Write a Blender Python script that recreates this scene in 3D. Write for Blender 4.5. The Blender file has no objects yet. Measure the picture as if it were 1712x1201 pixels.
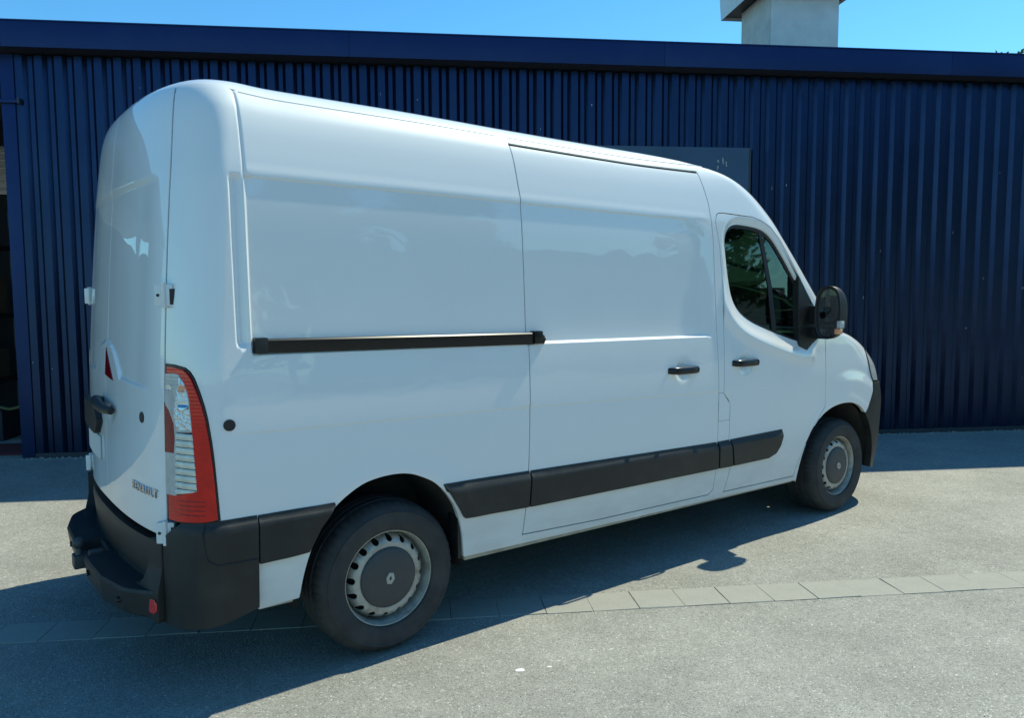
import bpy, bmesh, math, random
import numpy as np
from mathutils import Vector, Matrix
from mathutils.geometry import delaunay_2d_cdt
random.seed(7); rng = np.random.default_rng(7)
S = bpy.context.scene
C = S.collection
# ------------------------------------------------------------------ camera
cam_d = bpy.data.cameras.new('camera'); cam = bpy.data.objects.new('camera', cam_d); C.objects.link(cam)
yaw, pit, rol, foc = 0.92246, 0.08312, -0.00556, 1297.8
fw = Vector((math.cos(yaw)*math.cos(pit), math.sin(yaw)*math.cos(pit), -math.sin(pit)))
rt = fw.cross(Vector((0, 0, 1))).normalized(); up = rt.cross(fw)
r2 = math.cos(rol)*rt + math.sin(rol)*up; u2 = -math.sin(rol)*rt + math.cos(rol)*up
M = Matrix((r2, u2, -fw)).transposed().to_4x4(); M.translation = Vector((-1.6037, -4.0026, 1.6101))
cam.matrix_world = M
cam_d.lens = foc/1712*36; cam_d.sensor_width = 36; cam_d.clip_start = .05; cam_d.clip_end = 2000
S.camera = cam
# ------------------------------------------------------------------ light
SUN = Vector((.74, -.003, 1.0)).normalized()
wld = bpy.data.worlds.new('World'); S.world = wld; wld.use_nodes = True
nt = wld.node_tree; bg = nt.nodes['Background']
sky = nt.nodes.new('ShaderNodeTexSky'); sky.sky_type = 'NISHITA'; sky.sun_disc = False
sky.sun_elevation = math.asin(SUN.z); sky.sun_rotation = math.atan2(SUN.x, SUN.y)
sky.altitude = 100; sky.air_density = 1.0; sky.dust_density = .2; sky.ozone_density = 1.6
hsv = nt.nodes.new('ShaderNodeHueSaturation'); hsv.inputs['Saturation'].default_value = 1.25; nt.links.new(sky.outputs[0], hsv.inputs['Color'])
tint = nt.nodes.new('ShaderNodeMixRGB'); tint.blend_type = 'MULTIPLY'; tint.inputs[0].default_value = 1; tint.inputs[2].default_value = (.70, 1.15, 1.18, 1)
nt.links.new(hsv.outputs[0], tint.inputs[1]); nt.links.new(tint.outputs[0], bg.inputs[0]); bg.inputs[1].default_value = .128
sun_d = bpy.data.lights.new('sun', 'SUN'); sun_d.energy = 4.2; sun_d.angle = math.radians(.53); sun_d.color = (1, .985, .77)
sun = bpy.data.objects.new('sun', sun_d); C.objects.link(sun)
sun.rotation_euler = SUN.to_track_quat('Z', 'Y').to_euler(); sun.location = (20, 0, 30)
S.view_settings.view_transform = 'Standard'; S.view_settings.look = 'None'
S.view_settings.exposure = 0.35; S.view_settings.gamma = 1; S.view_settings.use_curve_mapping = False
S.cycles.max_bounces = 10; S.cycles.transparent_max_bounces = 16

# ------------------------------------------------------------------ materials
def mat(name, col, rough=.5, metal=0, coat=0, spec=.5, var=0, vscale=4, bump=0, bscale=60, dark=None, dscale=3, damt=.5, em=None, rvar=0):
    m = bpy.data.materials.new(name); m.use_nodes = True
    n = m.node_tree.nodes; l = m.node_tree.links; b = n['Principled BSDF']
    b.inputs['Roughness'].default_value = rough; b.inputs['Metallic'].default_value = metal
    b.inputs['Coat Weight'].default_value = coat; b.inputs['Coat Roughness'].default_value = .04
    b.inputs['Specular IOR Level'].default_value = spec
    b.inputs['Base Color'].default_value = (*col, 1)
    tc = n.new('ShaderNodeTexCoord')
    last = None
    if var:
        t = n.new('ShaderNodeTexNoise'); t.inputs['Scale'].default_value = vscale; t.inputs['Detail'].default_value = 7
        l.new(tc.outputs['Object'], t.inputs['Vector'])
        r = n.new('ShaderNodeValToRGB'); r.color_ramp.elements[0].position = .3; r.color_ramp.elements[1].position = .7
        r.color_ramp.elements[0].color = (*[c*(1-var) for c in col], 1); r.color_ramp.elements[1].color = (*[min(1, c*(1+var)) for c in col], 1)
        l.new(t.outputs['Fac'], r.inputs[0]); last = r.outputs[0]
        if rvar:
            mr = n.new('ShaderNodeMapRange'); mr.inputs[3].default_value = max(.02, rough-rvar); mr.inputs[4].default_value = rough+rvar
            l.new(t.outputs['Fac'], mr.inputs[0]); l.new(mr.outputs[0], b.inputs['Roughness'])
    if dark:
        t = n.new('ShaderNodeTexNoise'); t.inputs['Scale'].default_value = dscale; t.inputs['Detail'].default_value = 9; t.inputs['Roughness'].default_value = .7
        l.new(tc.outputs['Object'], t.inputs['Vector'])
        r = n.new('ShaderNodeMapRange'); r.inputs[1].default_value = .5; r.inputs[2].default_value = .75; r.inputs[4].default_value = damt
        l.new(t.outputs['Fac'], r.inputs[0])
        mx = n.new('ShaderNodeMixRGB'); l.new(r.outputs[0], mx.inputs[0]); mx.inputs[2].default_value = (*dark, 1)
        if last: l.new(last, mx.inputs[1])
        else: mx.inputs[1].default_value = (*col, 1)
        last = mx.outputs[0]
    if last: l.new(last, b.inputs['Base Color'])
    if bump:
        t = n.new('ShaderNodeTexNoise'); t.inputs['Scale'].default_value = bscale; t.inputs['Detail'].default_value = 5
        l.new(tc.outputs['Object'], t.inputs['Vector'])
        bp = n.new('ShaderNodeBump'); bp.inputs['Strength'].default_value = bump; bp.inputs['Distance'].default_value = .01
        l.new(t.outputs['Fac'], bp.inputs['Height']); l.new(bp.outputs[0], b.inputs['Normal'])
    if em:
        b.inputs['Emission Color'].default_value = (*em, 1); b.inputs['Emission Strength'].default_value = 1
    return m

def van_paint():
    m = mat('white_van_paint', (.77, .78, .77), .45, coat=1, spec=.3)
    m.node_tree.nodes['Principled BSDF'].inputs['Coat Roughness'].default_value = .015
    n = m.node_tree.nodes; l = m.node_tree.links; b = n['Principled BSDF']
    g = n.new('ShaderNodeNewGeometry'); sp = n.new('ShaderNodeSeparateXYZ'); l.new(g.outputs['Position'], sp.inputs[0])
    # road film that thins out upwards, broken by noise
    mr = n.new('ShaderNodeMapRange'); mr.inputs[1].default_value = .30; mr.inputs[2].default_value = .75; mr.inputs[3].default_value = .85; mr.inputs[4].default_value = .04
    l.new(sp.outputs[2], mr.inputs[0])
    t = n.new('ShaderNodeTexNoise'); t.inputs['Scale'].default_value = 5; t.inputs['Detail'].default_value = 9; t.inputs['Roughness'].default_value = .65
    mp = n.new('ShaderNodeMapping'); mp.inputs['Scale'].default_value = (.7, 1, 2.2); l.new(g.outputs['Position'], mp.inputs[0]); l.new(mp.outputs[0], t.inputs['Vector'])
    mu = n.new('ShaderNodeMath'); mu.operation = 'MULTIPLY'; l.new(mr.outputs[0], mu.inputs[0]); l.new(t.outputs['Fac'], mu.inputs[1])
    mx = n.new('ShaderNodeMixRGB'); l.new(mu.outputs[0], mx.inputs[0]); mx.inputs[1].default_value = (.77, .78, .77, 1); mx.inputs[2].default_value = (.33, .30, .24, 1)
    l.new(mx.outputs[0], b.inputs['Base Color'])
    m2 = n.new('ShaderNodeMapRange'); m2.inputs[3].default_value = 1; m2.inputs[4].default_value = .35; l.new(mu.outputs[0], m2.inputs[0]); m2.inputs[2].default_value = .4
    l.new(m2.outputs[0], b.inputs['Coat Weight'])
    # very gentle sheet-metal waviness under the clear coat
    w = n.new('ShaderNodeTexNoise'); w.inputs['Scale'].default_value = 2.6; w.inputs['Detail'].default_value = 1.5; l.new(g.outputs['Position'], w.inputs['Vector'])
    bp = n.new('ShaderNodeBump'); bp.inputs['Strength'].default_value = .25; bp.inputs['Distance'].default_value = .02
    l.new(w.outputs['Fac'], bp.inputs['Height']); l.new(bp.outputs[0], b.inputs['Coat Normal'])
    return m
M_PAINT = van_paint()
M_PLAST = mat('black_trim_plastic', (.014, .015, .015), .42, spec=.4, var=.25, vscale=9, bump=.25, bscale=900, dark=(.06, .057, .045), dscale=6, damt=.35)
M_GLOSS = mat('gloss_black_plastic', (.006, .006, .007), .25, spec=.4)
M_RUB = mat('black_rubber_seal', (.012, .012, .013), .6)
M_DARK = mat('dark_underbody', (.012, .012, .012), .9)
M_LINER = mat('wheel_arch_felt', (.02, .019, .017), .95, bump=.4, bscale=150, dark=(.07, .06, .045), damt=.6)
M_TYRE = mat('tyre_rubber', (.030, .030, .030), .75, var=.3, vscale=12, bump=.2, bscale=300, dark=(.070, .064, .052), dscale=7, damt=.4)
M_RIM = mat('steel_rim', (.40, .39, .35), .42, metal=.35, var=.15, vscale=20, dark=(.17, .12, .06), dscale=11, damt=1.0, rvar=.1)
M_CAP = mat('hub_cap_plastic', (.045, .048, .050), .5, bump=.1, bscale=500, dark=(.10, .09, .07), dscale=12, damt=.4)
M_CHROME = mat('grey_emblem', (.38, .38, .35), .35, metal=.4)
M_BADGE = mat('chrome_letter', (.55, .57, .58), .18, metal=1)
M_TANIN = mat('cab_grey_fabric', (.035, .035, .038), .9, bump=.3, bscale=400)
M_DASH = mat('dashboard_plastic', (.03, .03, .032), .6)
M_PALE = mat('pale_paper', (.6, .6, .57), .7)
M_BARE = mat('hinge_paint', (.66, .67, .66), .4, coat=.4)
def lens(name, col, rough=.08, dark=.6):
    m = mat(name, col, rough, coat=.3, spec=.3, var=.12, vscale=30)
    n = m.node_tree.nodes; l = m.node_tree.links; b = n['Principled BSDF']
    tc = n.new('ShaderNodeTexCoord'); w = n.new('ShaderNodeTexWave'); w.wave_type = 'BANDS'; w.bands_direction = 'Z'; w.inputs['Scale'].default_value = 22
    l.new(tc.outputs['Object'], w.inputs['Vector']); bp = n.new('ShaderNodeBump'); bp.inputs['Strength'].default_value = .10; bp.inputs['Distance'].default_value = .003
    l.new(w.outputs['Fac'], bp.inputs['Height']); l.new(bp.outputs[0], b.inputs['Normal'])
    b.inputs['Subsurface Weight'].default_value = .0
    return m
M_RED = lens('red_lens', (.60, .008, .004)); M_DRED = lens('dark_red_lens', (.20, .004, .008))
M_CLEAR = lens('clear_lens', (.42, .43, .42), .1); M_CLEAR2 = lens('fluted_lens', (.66, .65, .56), .25)
M_BOWL = mat('lamp_reflector', (.50, .56, .62), .16, metal=.9, bump=1.0, bscale=45)
M_REFL = mat('reflector_red', (.75, .03, .015), .15, coat=1)
M_ORANGE = mat('orange_lens', (.75, .28, .12), .2, coat=1)
def glass(name, tint, refl=1.0):
    m = bpy.data.materials.new(name); m.use_nodes = True; n = m.node_tree.nodes; l = m.node_tree.links; n.clear()
    o = n.new('ShaderNodeOutputMaterial'); tr = n.new('ShaderNodeBsdfTransparent'); tr.inputs[0].default_value = (*tint, 1)
    gl = n.new('ShaderNodeBsdfGlossy'); gl.inputs['Roughness'].default_value = .02; gl.inputs[0].default_value = (.8, .95, .9, 1)
    fr = n.new('ShaderNodeFresnel'); fr.inputs[0].default_value = 1.5
    mu = n.new('ShaderNodeMath'); mu.operation = 'MULTIPLY_ADD'; mu.inputs[1].default_value = refl; mu.inputs[2].default_value = .02; l.new(fr.outputs[0], mu.inputs[0])
    mx = n.new('ShaderNodeMixShader'); l.new(mu.outputs[0], mx.inputs[0]); l.new(tr.outputs[0], mx.inputs[1]); l.new(gl.outputs[0], mx.inputs[2]); l.new(mx.outputs[0], o.inputs[0])
    return m
M_GLASS = glass('green_tinted_glass', (.30, .52, .42))
M_MIRROR = mat('mirror_glass', (.07, .09, .11), .02, metal=1)
M_CLAD = mat('navy_cladding_paint', (.015, .029, .074), .24, metal=.9, spec=.5, var=.10, vscale=3, bump=.08, bscale=500, dark=(.03, .045, .08), dscale=1.6, damt=.3)
M_FASCIA = mat('navy_fascia_paint', (.013, .030, .100), .42, metal=.8, spec=.5, var=.08, vscale=2, dark=(.035, .05, .08), dscale=2, damt=.25)
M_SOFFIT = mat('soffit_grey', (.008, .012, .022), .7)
M_TRIM = mat('dark_trim', (.02, .025, .035), .5)
M_BOARD = mat('blue_grey_door_paint', (.030, .068, .125), .5, var=.1, vscale=2, dark=(.07, .08, .09), dscale=3, damt=.3)
M_CHALK = mat('chalk_mark', (.30, .32, .30), .9)
M_METAL = mat('galvanised_sheet', (.62, .63, .62), .45, metal=.15, var=.08, vscale=5, dark=(.40, .36, .30), dscale=4, damt=.35)
M_METAL2 = mat('weathered_sheet', (.50, .49, .46), .6, var=.12, vscale=5, dark=(.30, .25, .19), dscale=3, damt=.5)
M_CONC = mat('concrete', (.30, .29, .27), .85, var=.12, vscale=3, bump=.3, bscale=60)
M_WOODY = mat('bark', (.07, .05, .035), .9, bump=.5, bscale=40)
M_LEAF = mat('leaf_green', (.055, .10, .025), .6, var=.4, vscale=2)
M_ROOFB = mat('roof_sheet', (.10, .11, .12), .6)

def asphalt(name, base, fine=1.0, warm=0.0):
    m = bpy.data.materials.new(name); m.use_nodes = True; n = m.node_tree.nodes; l = m.node_tree.links; b = n['Principled BSDF']
    tc = n.new('ShaderNodeTexCoord'); V = tc.outputs['Object']
    vo = n.new('ShaderNodeTexVoronoi'); vo.inputs['Scale'].default_value = 150*fine; l.new(V, vo.inputs['Vector'])
    sep = n.new('ShaderNodeSeparateColor'); l.new(vo.outputs['Color'], sep.inputs[0])
    rp = n.new('ShaderNodeValToRGB'); e = rp.color_ramp.elements
    e[0].position = 0; e[0].color = (*[c*.60 for c in base], 1)
    e[1].position = 1; e[1].color = (*[min(.85, c*1.9) for c in base], 1)
    for p, k in ((.12, .84), (.55, .99), (.88, 1.12), (.975, 1.3)):
        x = e.new(p); x.color = (*[min(.8, c*k) for c in base], 1)
    l.new(sep.outputs[0], rp.inputs[0])
    v2 = n.new('ShaderNodeTexVoronoi'); v2.inputs['Scale'].default_value = 420*fine; l.new(V, v2.inputs['Vector'])
    s2 = n.new('ShaderNodeSeparateColor'); l.new(v2.outputs['Color'], s2.inputs[0])
    m2 = n.new('ShaderNodeMapRange'); m2.inputs[3].default_value = .86; m2.inputs[4].default_value = 1.14; l.new(s2.outputs[0], m2.inputs[0])
    def mul(a, bb):
        x = n.new('ShaderNodeMixRGB'); x.blend_type = 'MULTIPLY'; x.inputs[0].default_value = 1; l.new(a, x.inputs[1]); l.new(bb, x.inputs[2]); return x.outputs[0]
    c = mul(rp.outputs[0], m2.outputs[0])
    for sc, lo, hi, det in ((1.1, .84, 1.12, 9), (.25, .86, 1.08, 4), (14, .92, 1.07, 4), (3.3, .90, 1.03, 3)):
        t = n.new('ShaderNodeTexNoise'); t.inputs['Scale'].default_value = sc; t.inputs['Detail'].default_value = det; t.inputs['Roughness'].default_value = .6
        l.new(V, t.inputs['Vector']); r = n.new('ShaderNodeMapRange'); r.inputs[1].default_value = .3; r.inputs[2].default_value = .7; r.inputs[3].default_value = lo; r.inputs[4].default_value = hi
        l.new(t.outputs['Fac'], r.inputs[0]); c = mul(c, r.outputs[0])
    l.new(c, b.inputs['Base Color'])
    b.inputs['Roughness'].default_value = .8
    rr = n.new('ShaderNodeMapRange'); rr.inputs[1].default_value = .9; rr.inputs[2].default_value = 1; rr.inputs[3].default_value = .85; rr.inputs[4].default_value = .35
    l.new(sep.outputs[1], rr.inputs[0]); l.new(rr.outputs[0], b.inputs['Roughness'])
    bp = n.new('ShaderNodeBump'); bp.inputs['Strength'].default_value = .55; bp.inputs['Distance'].default_value = .004
    l.new(vo.outputs['Distance'], bp.inputs['Height']); bp.invert = True; l.new(bp.outputs[0], b.inputs['Normal'])
    return m
M_ASPH = asphalt('asphalt_chippings', (.300, .295, .264))
M_ASPH2 = asphalt('asphalt_forecourt', (.306, .300, .266), .9)
M_PAVER = mat('paver_stone', (.31, .305, .268), .85, var=.10, vscale=9, bump=.25, bscale=250, dark=(.17, .16, .14), dscale=10, damt=.4)
M_JOINT = mat('joint_dirt', (.11, .105, .09), .95)

# ------------------------------------------------------------------ object helpers
def link(name, me, m, parent=None, loc=None):
    o = bpy.data.objects.new(name, me); C.objects.link(o)
    if m is not None and len(me.materials) == 0: me.materials.append(m)
    if parent is not None: o.parent = parent
    if loc is not None: o.location = loc
    return o
def empty(name, loc=(0, 0, 0), label=None, cat=None, group=None, rz=0):
    o = bpy.data.objects.new(name, None); C.objects.link(o); o.location = loc; o.rotation_euler = (0, 0, rz); o.empty_display_size = .2
    if label: o['label'] = label
    if cat: o['category'] = cat
    if group: o['group'] = group
    return o
def tag(o, label=None, cat=None, group=None, kind=None):
    if label: o['label'] = label
    if cat: o['category'] = cat
    if group: o['group'] = group
    if kind: o['kind'] = kind
    return o
def mesh(name, V, F, m, parent=None, smooth=False, normals=None):
    me = bpy.data.meshes.new(name)
    me.from_pydata([tuple(map(float, v)) for v in V], [], [tuple(map(int, f)) for f in F]); me.update()
    if smooth:
        me.polygons.foreach_set('use_smooth', [True]*len(me.polygons))
    if normals is not None:
        me.normals_split_custom_set_from_vertices([tuple(map(float, v)) for v in normals])
    return link(name, me, m, parent)
def bm_obj(name, bm, m, parent=None, smooth=False, angle=None):
    me = bpy.data.meshes.new(name)
    bmesh.ops.recalc_face_normals(bm, faces=bm.faces)
    if angle is not None:
        for e in bm.edges:
            if len(e.link_faces) == 2 and e.calc_face_angle(0) > angle: e.smooth = False
        smooth = True
    for f in bm.faces: f.smooth = smooth
    bm.to_mesh(me); bm.free()
    return link(name, me, m, parent)
def add_box(bm, a, b, bev=0, mtx=None):
    a = Vector(a); b = Vector(b)
    r = bmesh.ops.create_cube(bm, size=1); vs = r['verts']
    for v in vs: v.co = Vector((a[i]+(v.co[i]+.5)*(b[i]-a[i]) for i in range(3)))
    if bev:
        es = list({e for v in vs for e in v.link_edges})
        rr = bmesh.ops.bevel(bm, geom=es, offset=bev, segments=2, profile=.7, affect='EDGES'); vs = list({v for f in rr['faces'] for v in f.verts} | {v for v in vs if v.is_valid})
    if mtx is not None:
        for v in vs: v.co = mtx @ v.co
    return vs
def box(name, a, b, m, parent=None, bev=0, mtx=None):
    bm = bmesh.new(); add_box(bm, a, b, bev, mtx); return bm_obj(name, bm, m, parent, angle=.6)
def tube(name, pts, r, m, parent=None, seg=10):
    bm = bmesh.new(); add_tube(bm, pts, r, seg); return bm_obj(name, bm, m, parent, angle=1.0)
def add_tube(bm, pts, r, seg=10):
    pts = [Vector(p) for p in pts]; rings = []
    rs = r if isinstance(r, (list, tuple)) else [r]*len(pts)
    for i, p in enumerate(pts):
        d = (pts[min(i+1, len(pts)-1)]-pts[max(i-1, 0)]).normalized()
        a = d.cross(Vector((0, 0, 1)));
        if a.length < .1: a = d.cross(Vector((1, 0, 0)))
        a.normalize(); b = d.cross(a)
        rings.append([bm.verts.new(p+rs[i]*(math.cos(2*math.pi*k/seg)*a+math.sin(2*math.pi*k/seg)*b)) for k in range(seg)])
    for A, B in zip(rings, rings[1:]):
        for k in range(seg): bm.faces.new((A[k], A[(k+1) % seg], B[(k+1) % seg], B[k]))
    bm.faces.new(rings[0][::-1]); bm.faces.new(rings[-1])
def revolve(name, prof, m, parent, center, seg=96, mod=None, angle=.5):
    # profile of (radius, y) turned about an axis along y
    bm = bmesh.new(); rows = []
    for i, (r, y) in enumerate(prof):
        rows.append([bm.verts.new((center[0]+(r+(mod(i, k) if mod else 0))*math.cos(2*math.pi*k/seg), center[1]+y, center[2]+(r+(mod(i, k) if mod else 0))*math.sin(2*math.pi*k/seg))) for k in range(seg)])
    for A, B in zip(rows, rows[1:]):
        for k in range(seg): bm.faces.new((A[k], A[(k+1) % seg], B[(k+1) % seg], B[k]))
    if prof[0][0] > 0 and False: pass
    bmesh.ops.remove_doubles(bm, verts=bm.verts, dist=1e-5)
    return bm_obj(name, bm, m, parent, angle=angle)

# ------------------------------------------------------------------ van body mathematics
def pch(xs, ys):
    xs = np.array(xs, float); ys = np.array(ys, float)
    h = np.diff(xs); d = np.diff(ys)/h; m = np.zeros_like(ys)
    with np.errstate(all='ignore'):
        m[1:-1] = np.where(d[1:]*d[:-1] > 0, 2*d[1:]*d[:-1]/np.where(d[1:]+d[:-1] == 0, 1, d[1:]+d[:-1]), 0)
    m[0] = d[0]; m[-1] = d[-1]
    def f(x):
        x = np.clip(x, xs[0], xs[-1]); i = np.clip(np.searchsorted(xs, x)-1, 0, len(h)-1)
        t = (x-xs[i])/h[i]; t2 = t*t; t3 = t2*t
        return (2*t3-3*t2+1)*ys[i]+(t3-2*t2+t)*h[i]*m[i]+(-2*t3+3*t2)*ys[i+1]+(t3-t2)*h[i]*m[i+1]
    return f
ZT = 2.52; AR = .24; NR = 2.5; NF = 2.8
Wz = pch([0, .3, .55, .8, 1.05, 1.25, 1.45, 1.75, 2.05, 2.2, 2.32, 2.4, 2.45, 2.48, 2.5, 2.513, 2.52],
         [.97, .985, 1.0, 1.012, 1.02, 1.015, 1.003, .988, .973, .950, .920, .874, .81, .72, .57, .31, 0])
Rz = pch([0, .6, 1.2, 1.6, 2.0, 2.2, 2.32, 2.4, 2.45, 2.49, 2.52], [.955, .955, .945, .922, .890, .868, .852, .832, .79, .60, -.6])
Fz = pch([0, .35, .5, .8, 1.0, 1.1, 1.18, 1.26, 1.33, 1.4, 1.6, 1.8, 2.0, 2.15, 2.27, 2.36, 2.43, 2.48, 2.52],
         [4.43, 4.51, 4.555, 4.56, 4.50, 4.45, 4.37, 4.25, 4.07, 3.82, 3.61, 3.41, 3.215, 3.07, 2.91, 2.71, 2.36, 1.72, .6])
AFz = pch([0, .6, 1.2, 1.4, 1.8, 2.2, 2.6], [.50, .56, .56, .42, .40, .43, .43])
DZ = pch([-.95, -.72, -.58, -.4, .2, .9, 1.5, 2.2, 2.5, 3.2], [.028, .014, .000, -.010, -.008, -.014, -.016, .002, .014, .0])
def sst(t): t = np.clip(t, 0, 1); return t*t*(3-2*t)
def fwd(x, y, z):
    return np.stack([x, y, z-.011*x+DZ(x)*sst((z-2.1)/.35)], -1)
def zb(x, z): return z+.011*x
SLOPEMAX = .999
def base(kind, a, b, s=-1):
    if kind == 'side':
        x, z = a, b; w = Wz(z); r = Rz(z); f = Fz(z); AF = AFz(z)
        ea = np.clip((-x-(r-AR))/AR, 0, .9995); eb = np.clip((x-(f-AF))/AF, 0, .9995)
        y = w*np.where(ea > 0, (1-ea**NR)**(1/NR), (1-eb**NF)**(1/NF)); return fwd(x, s*y, z)
    if kind == 'rear':
        y, z = a, b; w = Wz(z); r = Rz(z); t = np.clip(np.abs(y)/w, 0, .9995); return fwd(-(r-AR)-AR*(1-t**NR)**(1/NR), y, z)
    if kind == 'front':
        y, z = a, b; w = Wz(z); f = Fz(z); AF = AFz(z); t = np.clip(np.abs(y)/w, 0, .9995); return fwd((f-AF)+AF*(1-t**NF)**(1/NF), y, z)
    if kind == 'corner':
        ph = np.clip(a/.3, 0, math.pi/2+.4); z = b; w = Wz(z); r = Rz(z)
        q = np.minimum(ph, math.pi/2-1e-4); x = -(r-AR)-AR*np.cos(q)**(2/NR)+np.maximum(0, ph-math.pi/2)*.3; y = w*np.sin(q)**(2/NR)
        return fwd(x, s*y, z)
    if kind == 'top':
        x, y = a, b; lo = np.full_like(x, 1.0); hi = np.full_like(x, ZT)
        if True:
            for _ in range(34):
                z = (lo+hi)/2; w = np.maximum(Wz(z), 1e-4); r = Rz(z); f = Fz(z); AF = AFz(z)
                ea = np.maximum(0, (-x-(r-AR))/AR); eb = np.maximum(0, (x-(f-AF))/AF)
                g = np.where(ea > 0, (np.abs(y)/w)**NR+ea**NR, (np.abs(y)/w)**NF+eb**NF)-1
                lo = np.where(g < 0, z, lo); hi = np.where(g < 0, hi, z)
        return fwd(x, y, (lo+hi)/2)
def nrm(fn, a, b, e=1.5e-3):
    du = fn(a+e, b)-fn(a-e, b); dv = fn(a, b+e)-fn(a, b-e); n = np.cross(du, dv)
    return n/np.maximum(np.linalg.norm(n, axis=1, keepdims=True), 1e-12)
def outward(P, N):
    c = np.array([1.2, 0, 1.1]); flip = np.sum((P-c)*N, axis=1) < 0; N = N.copy(); N[flip] *= -1; return N
def surf(kind, s, disp, off):
    def g0(a, b): return base(kind, a, b, s)
    def g(a, b):
        P = g0(a, b); N = outward(P, nrm(g0, a, b)); d = off
        if disp is not None: d = d+disp(P)
        return P+N*(np.asarray(d)[..., None] if np.ndim(d) else d)
    return g
def area(p): p = np.asarray(p); x, y = p[:, 0], p[:, 1]; return .5*np.sum(x*np.roll(y, -1)-np.roll(x, -1)*y)
def resample(poly, step):
    poly = np.asarray(poly, float); out = []
    for i in range(len(poly)):
        a = poly[i]; b = poly[(i+1) % len(poly)]; L = np.linalg.norm(b-a); n = max(1, int(math.ceil(L/step)))
        for k in range(n): out.append(a+(b-a)*k/n)
    return np.array(out)
def chaikin(poly, n=2, keep=()):
    p = [tuple(q) for q in poly]; keep = set(keep)
    for _ in range(n):
        o = []; nk = set()
        for i in range(len(p)):
            pr = np.array(p[i-1]); c = np.array(p[i]); nx = np.array(p[(i+1) % len(p)])
            if i in keep: nk.add(len(o)); o.append(tuple(c))
            else: o.append(tuple(c*.75+pr*.25)); o.append(tuple(c*.75+nx*.25))
        p = o; keep = nk
    return np.array(p)
def offset(poly, d):
    p = np.asarray(poly, float)
    if area(p) < 0: p = p[::-1]
    a = p-np.roll(p, 1, 0); b = np.roll(p, -1, 0)-p
    na = np.stack([a[:, 1], -a[:, 0]], 1); nb = np.stack([b[:, 1], -b[:, 0]], 1)
    na /= np.maximum(np.linalg.norm(na, axis=1, keepdims=True), 1e-9); nb /= np.maximum(np.linalg.norm(nb, axis=1, keepdims=True), 1e-9)
    m = na+nb; l2 = np.maximum(np.sum(m*m, 1, keepdims=True), .5)
    return p+m*2*d/l2
def pip(P, poly):
    x, y = P[:, 0], P[:, 1]; ins = np.zeros(len(P), bool); n = len(poly)
    for i in range(n):
        x1, y1 = poly[i]; x2, y2 = poly[(i+1) % n]
        if y1 == y2: continue
        c = ((y1 > y) != (y2 > y)) & (x < (x2-x1)*(y-y1)/(y2-y1)+x1); ins ^= c
    return ins
def pdist(P, poly, closed=True):
    d = np.full(len(P), 1e9); n = len(poly)
    for i in range(n if closed else n-1):
        a = np.asarray(poly[i]); b = np.asarray(poly[(i+1) % n]); v = b-a; L = v@v
        if L < 1e-14: continue
        t = np.clip(((P-a)@v)/L, 0, 1); q = P-(a+t[:, None]*v); d = np.minimum(d, np.sqrt((q*q).sum(1)))
    return d
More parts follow.
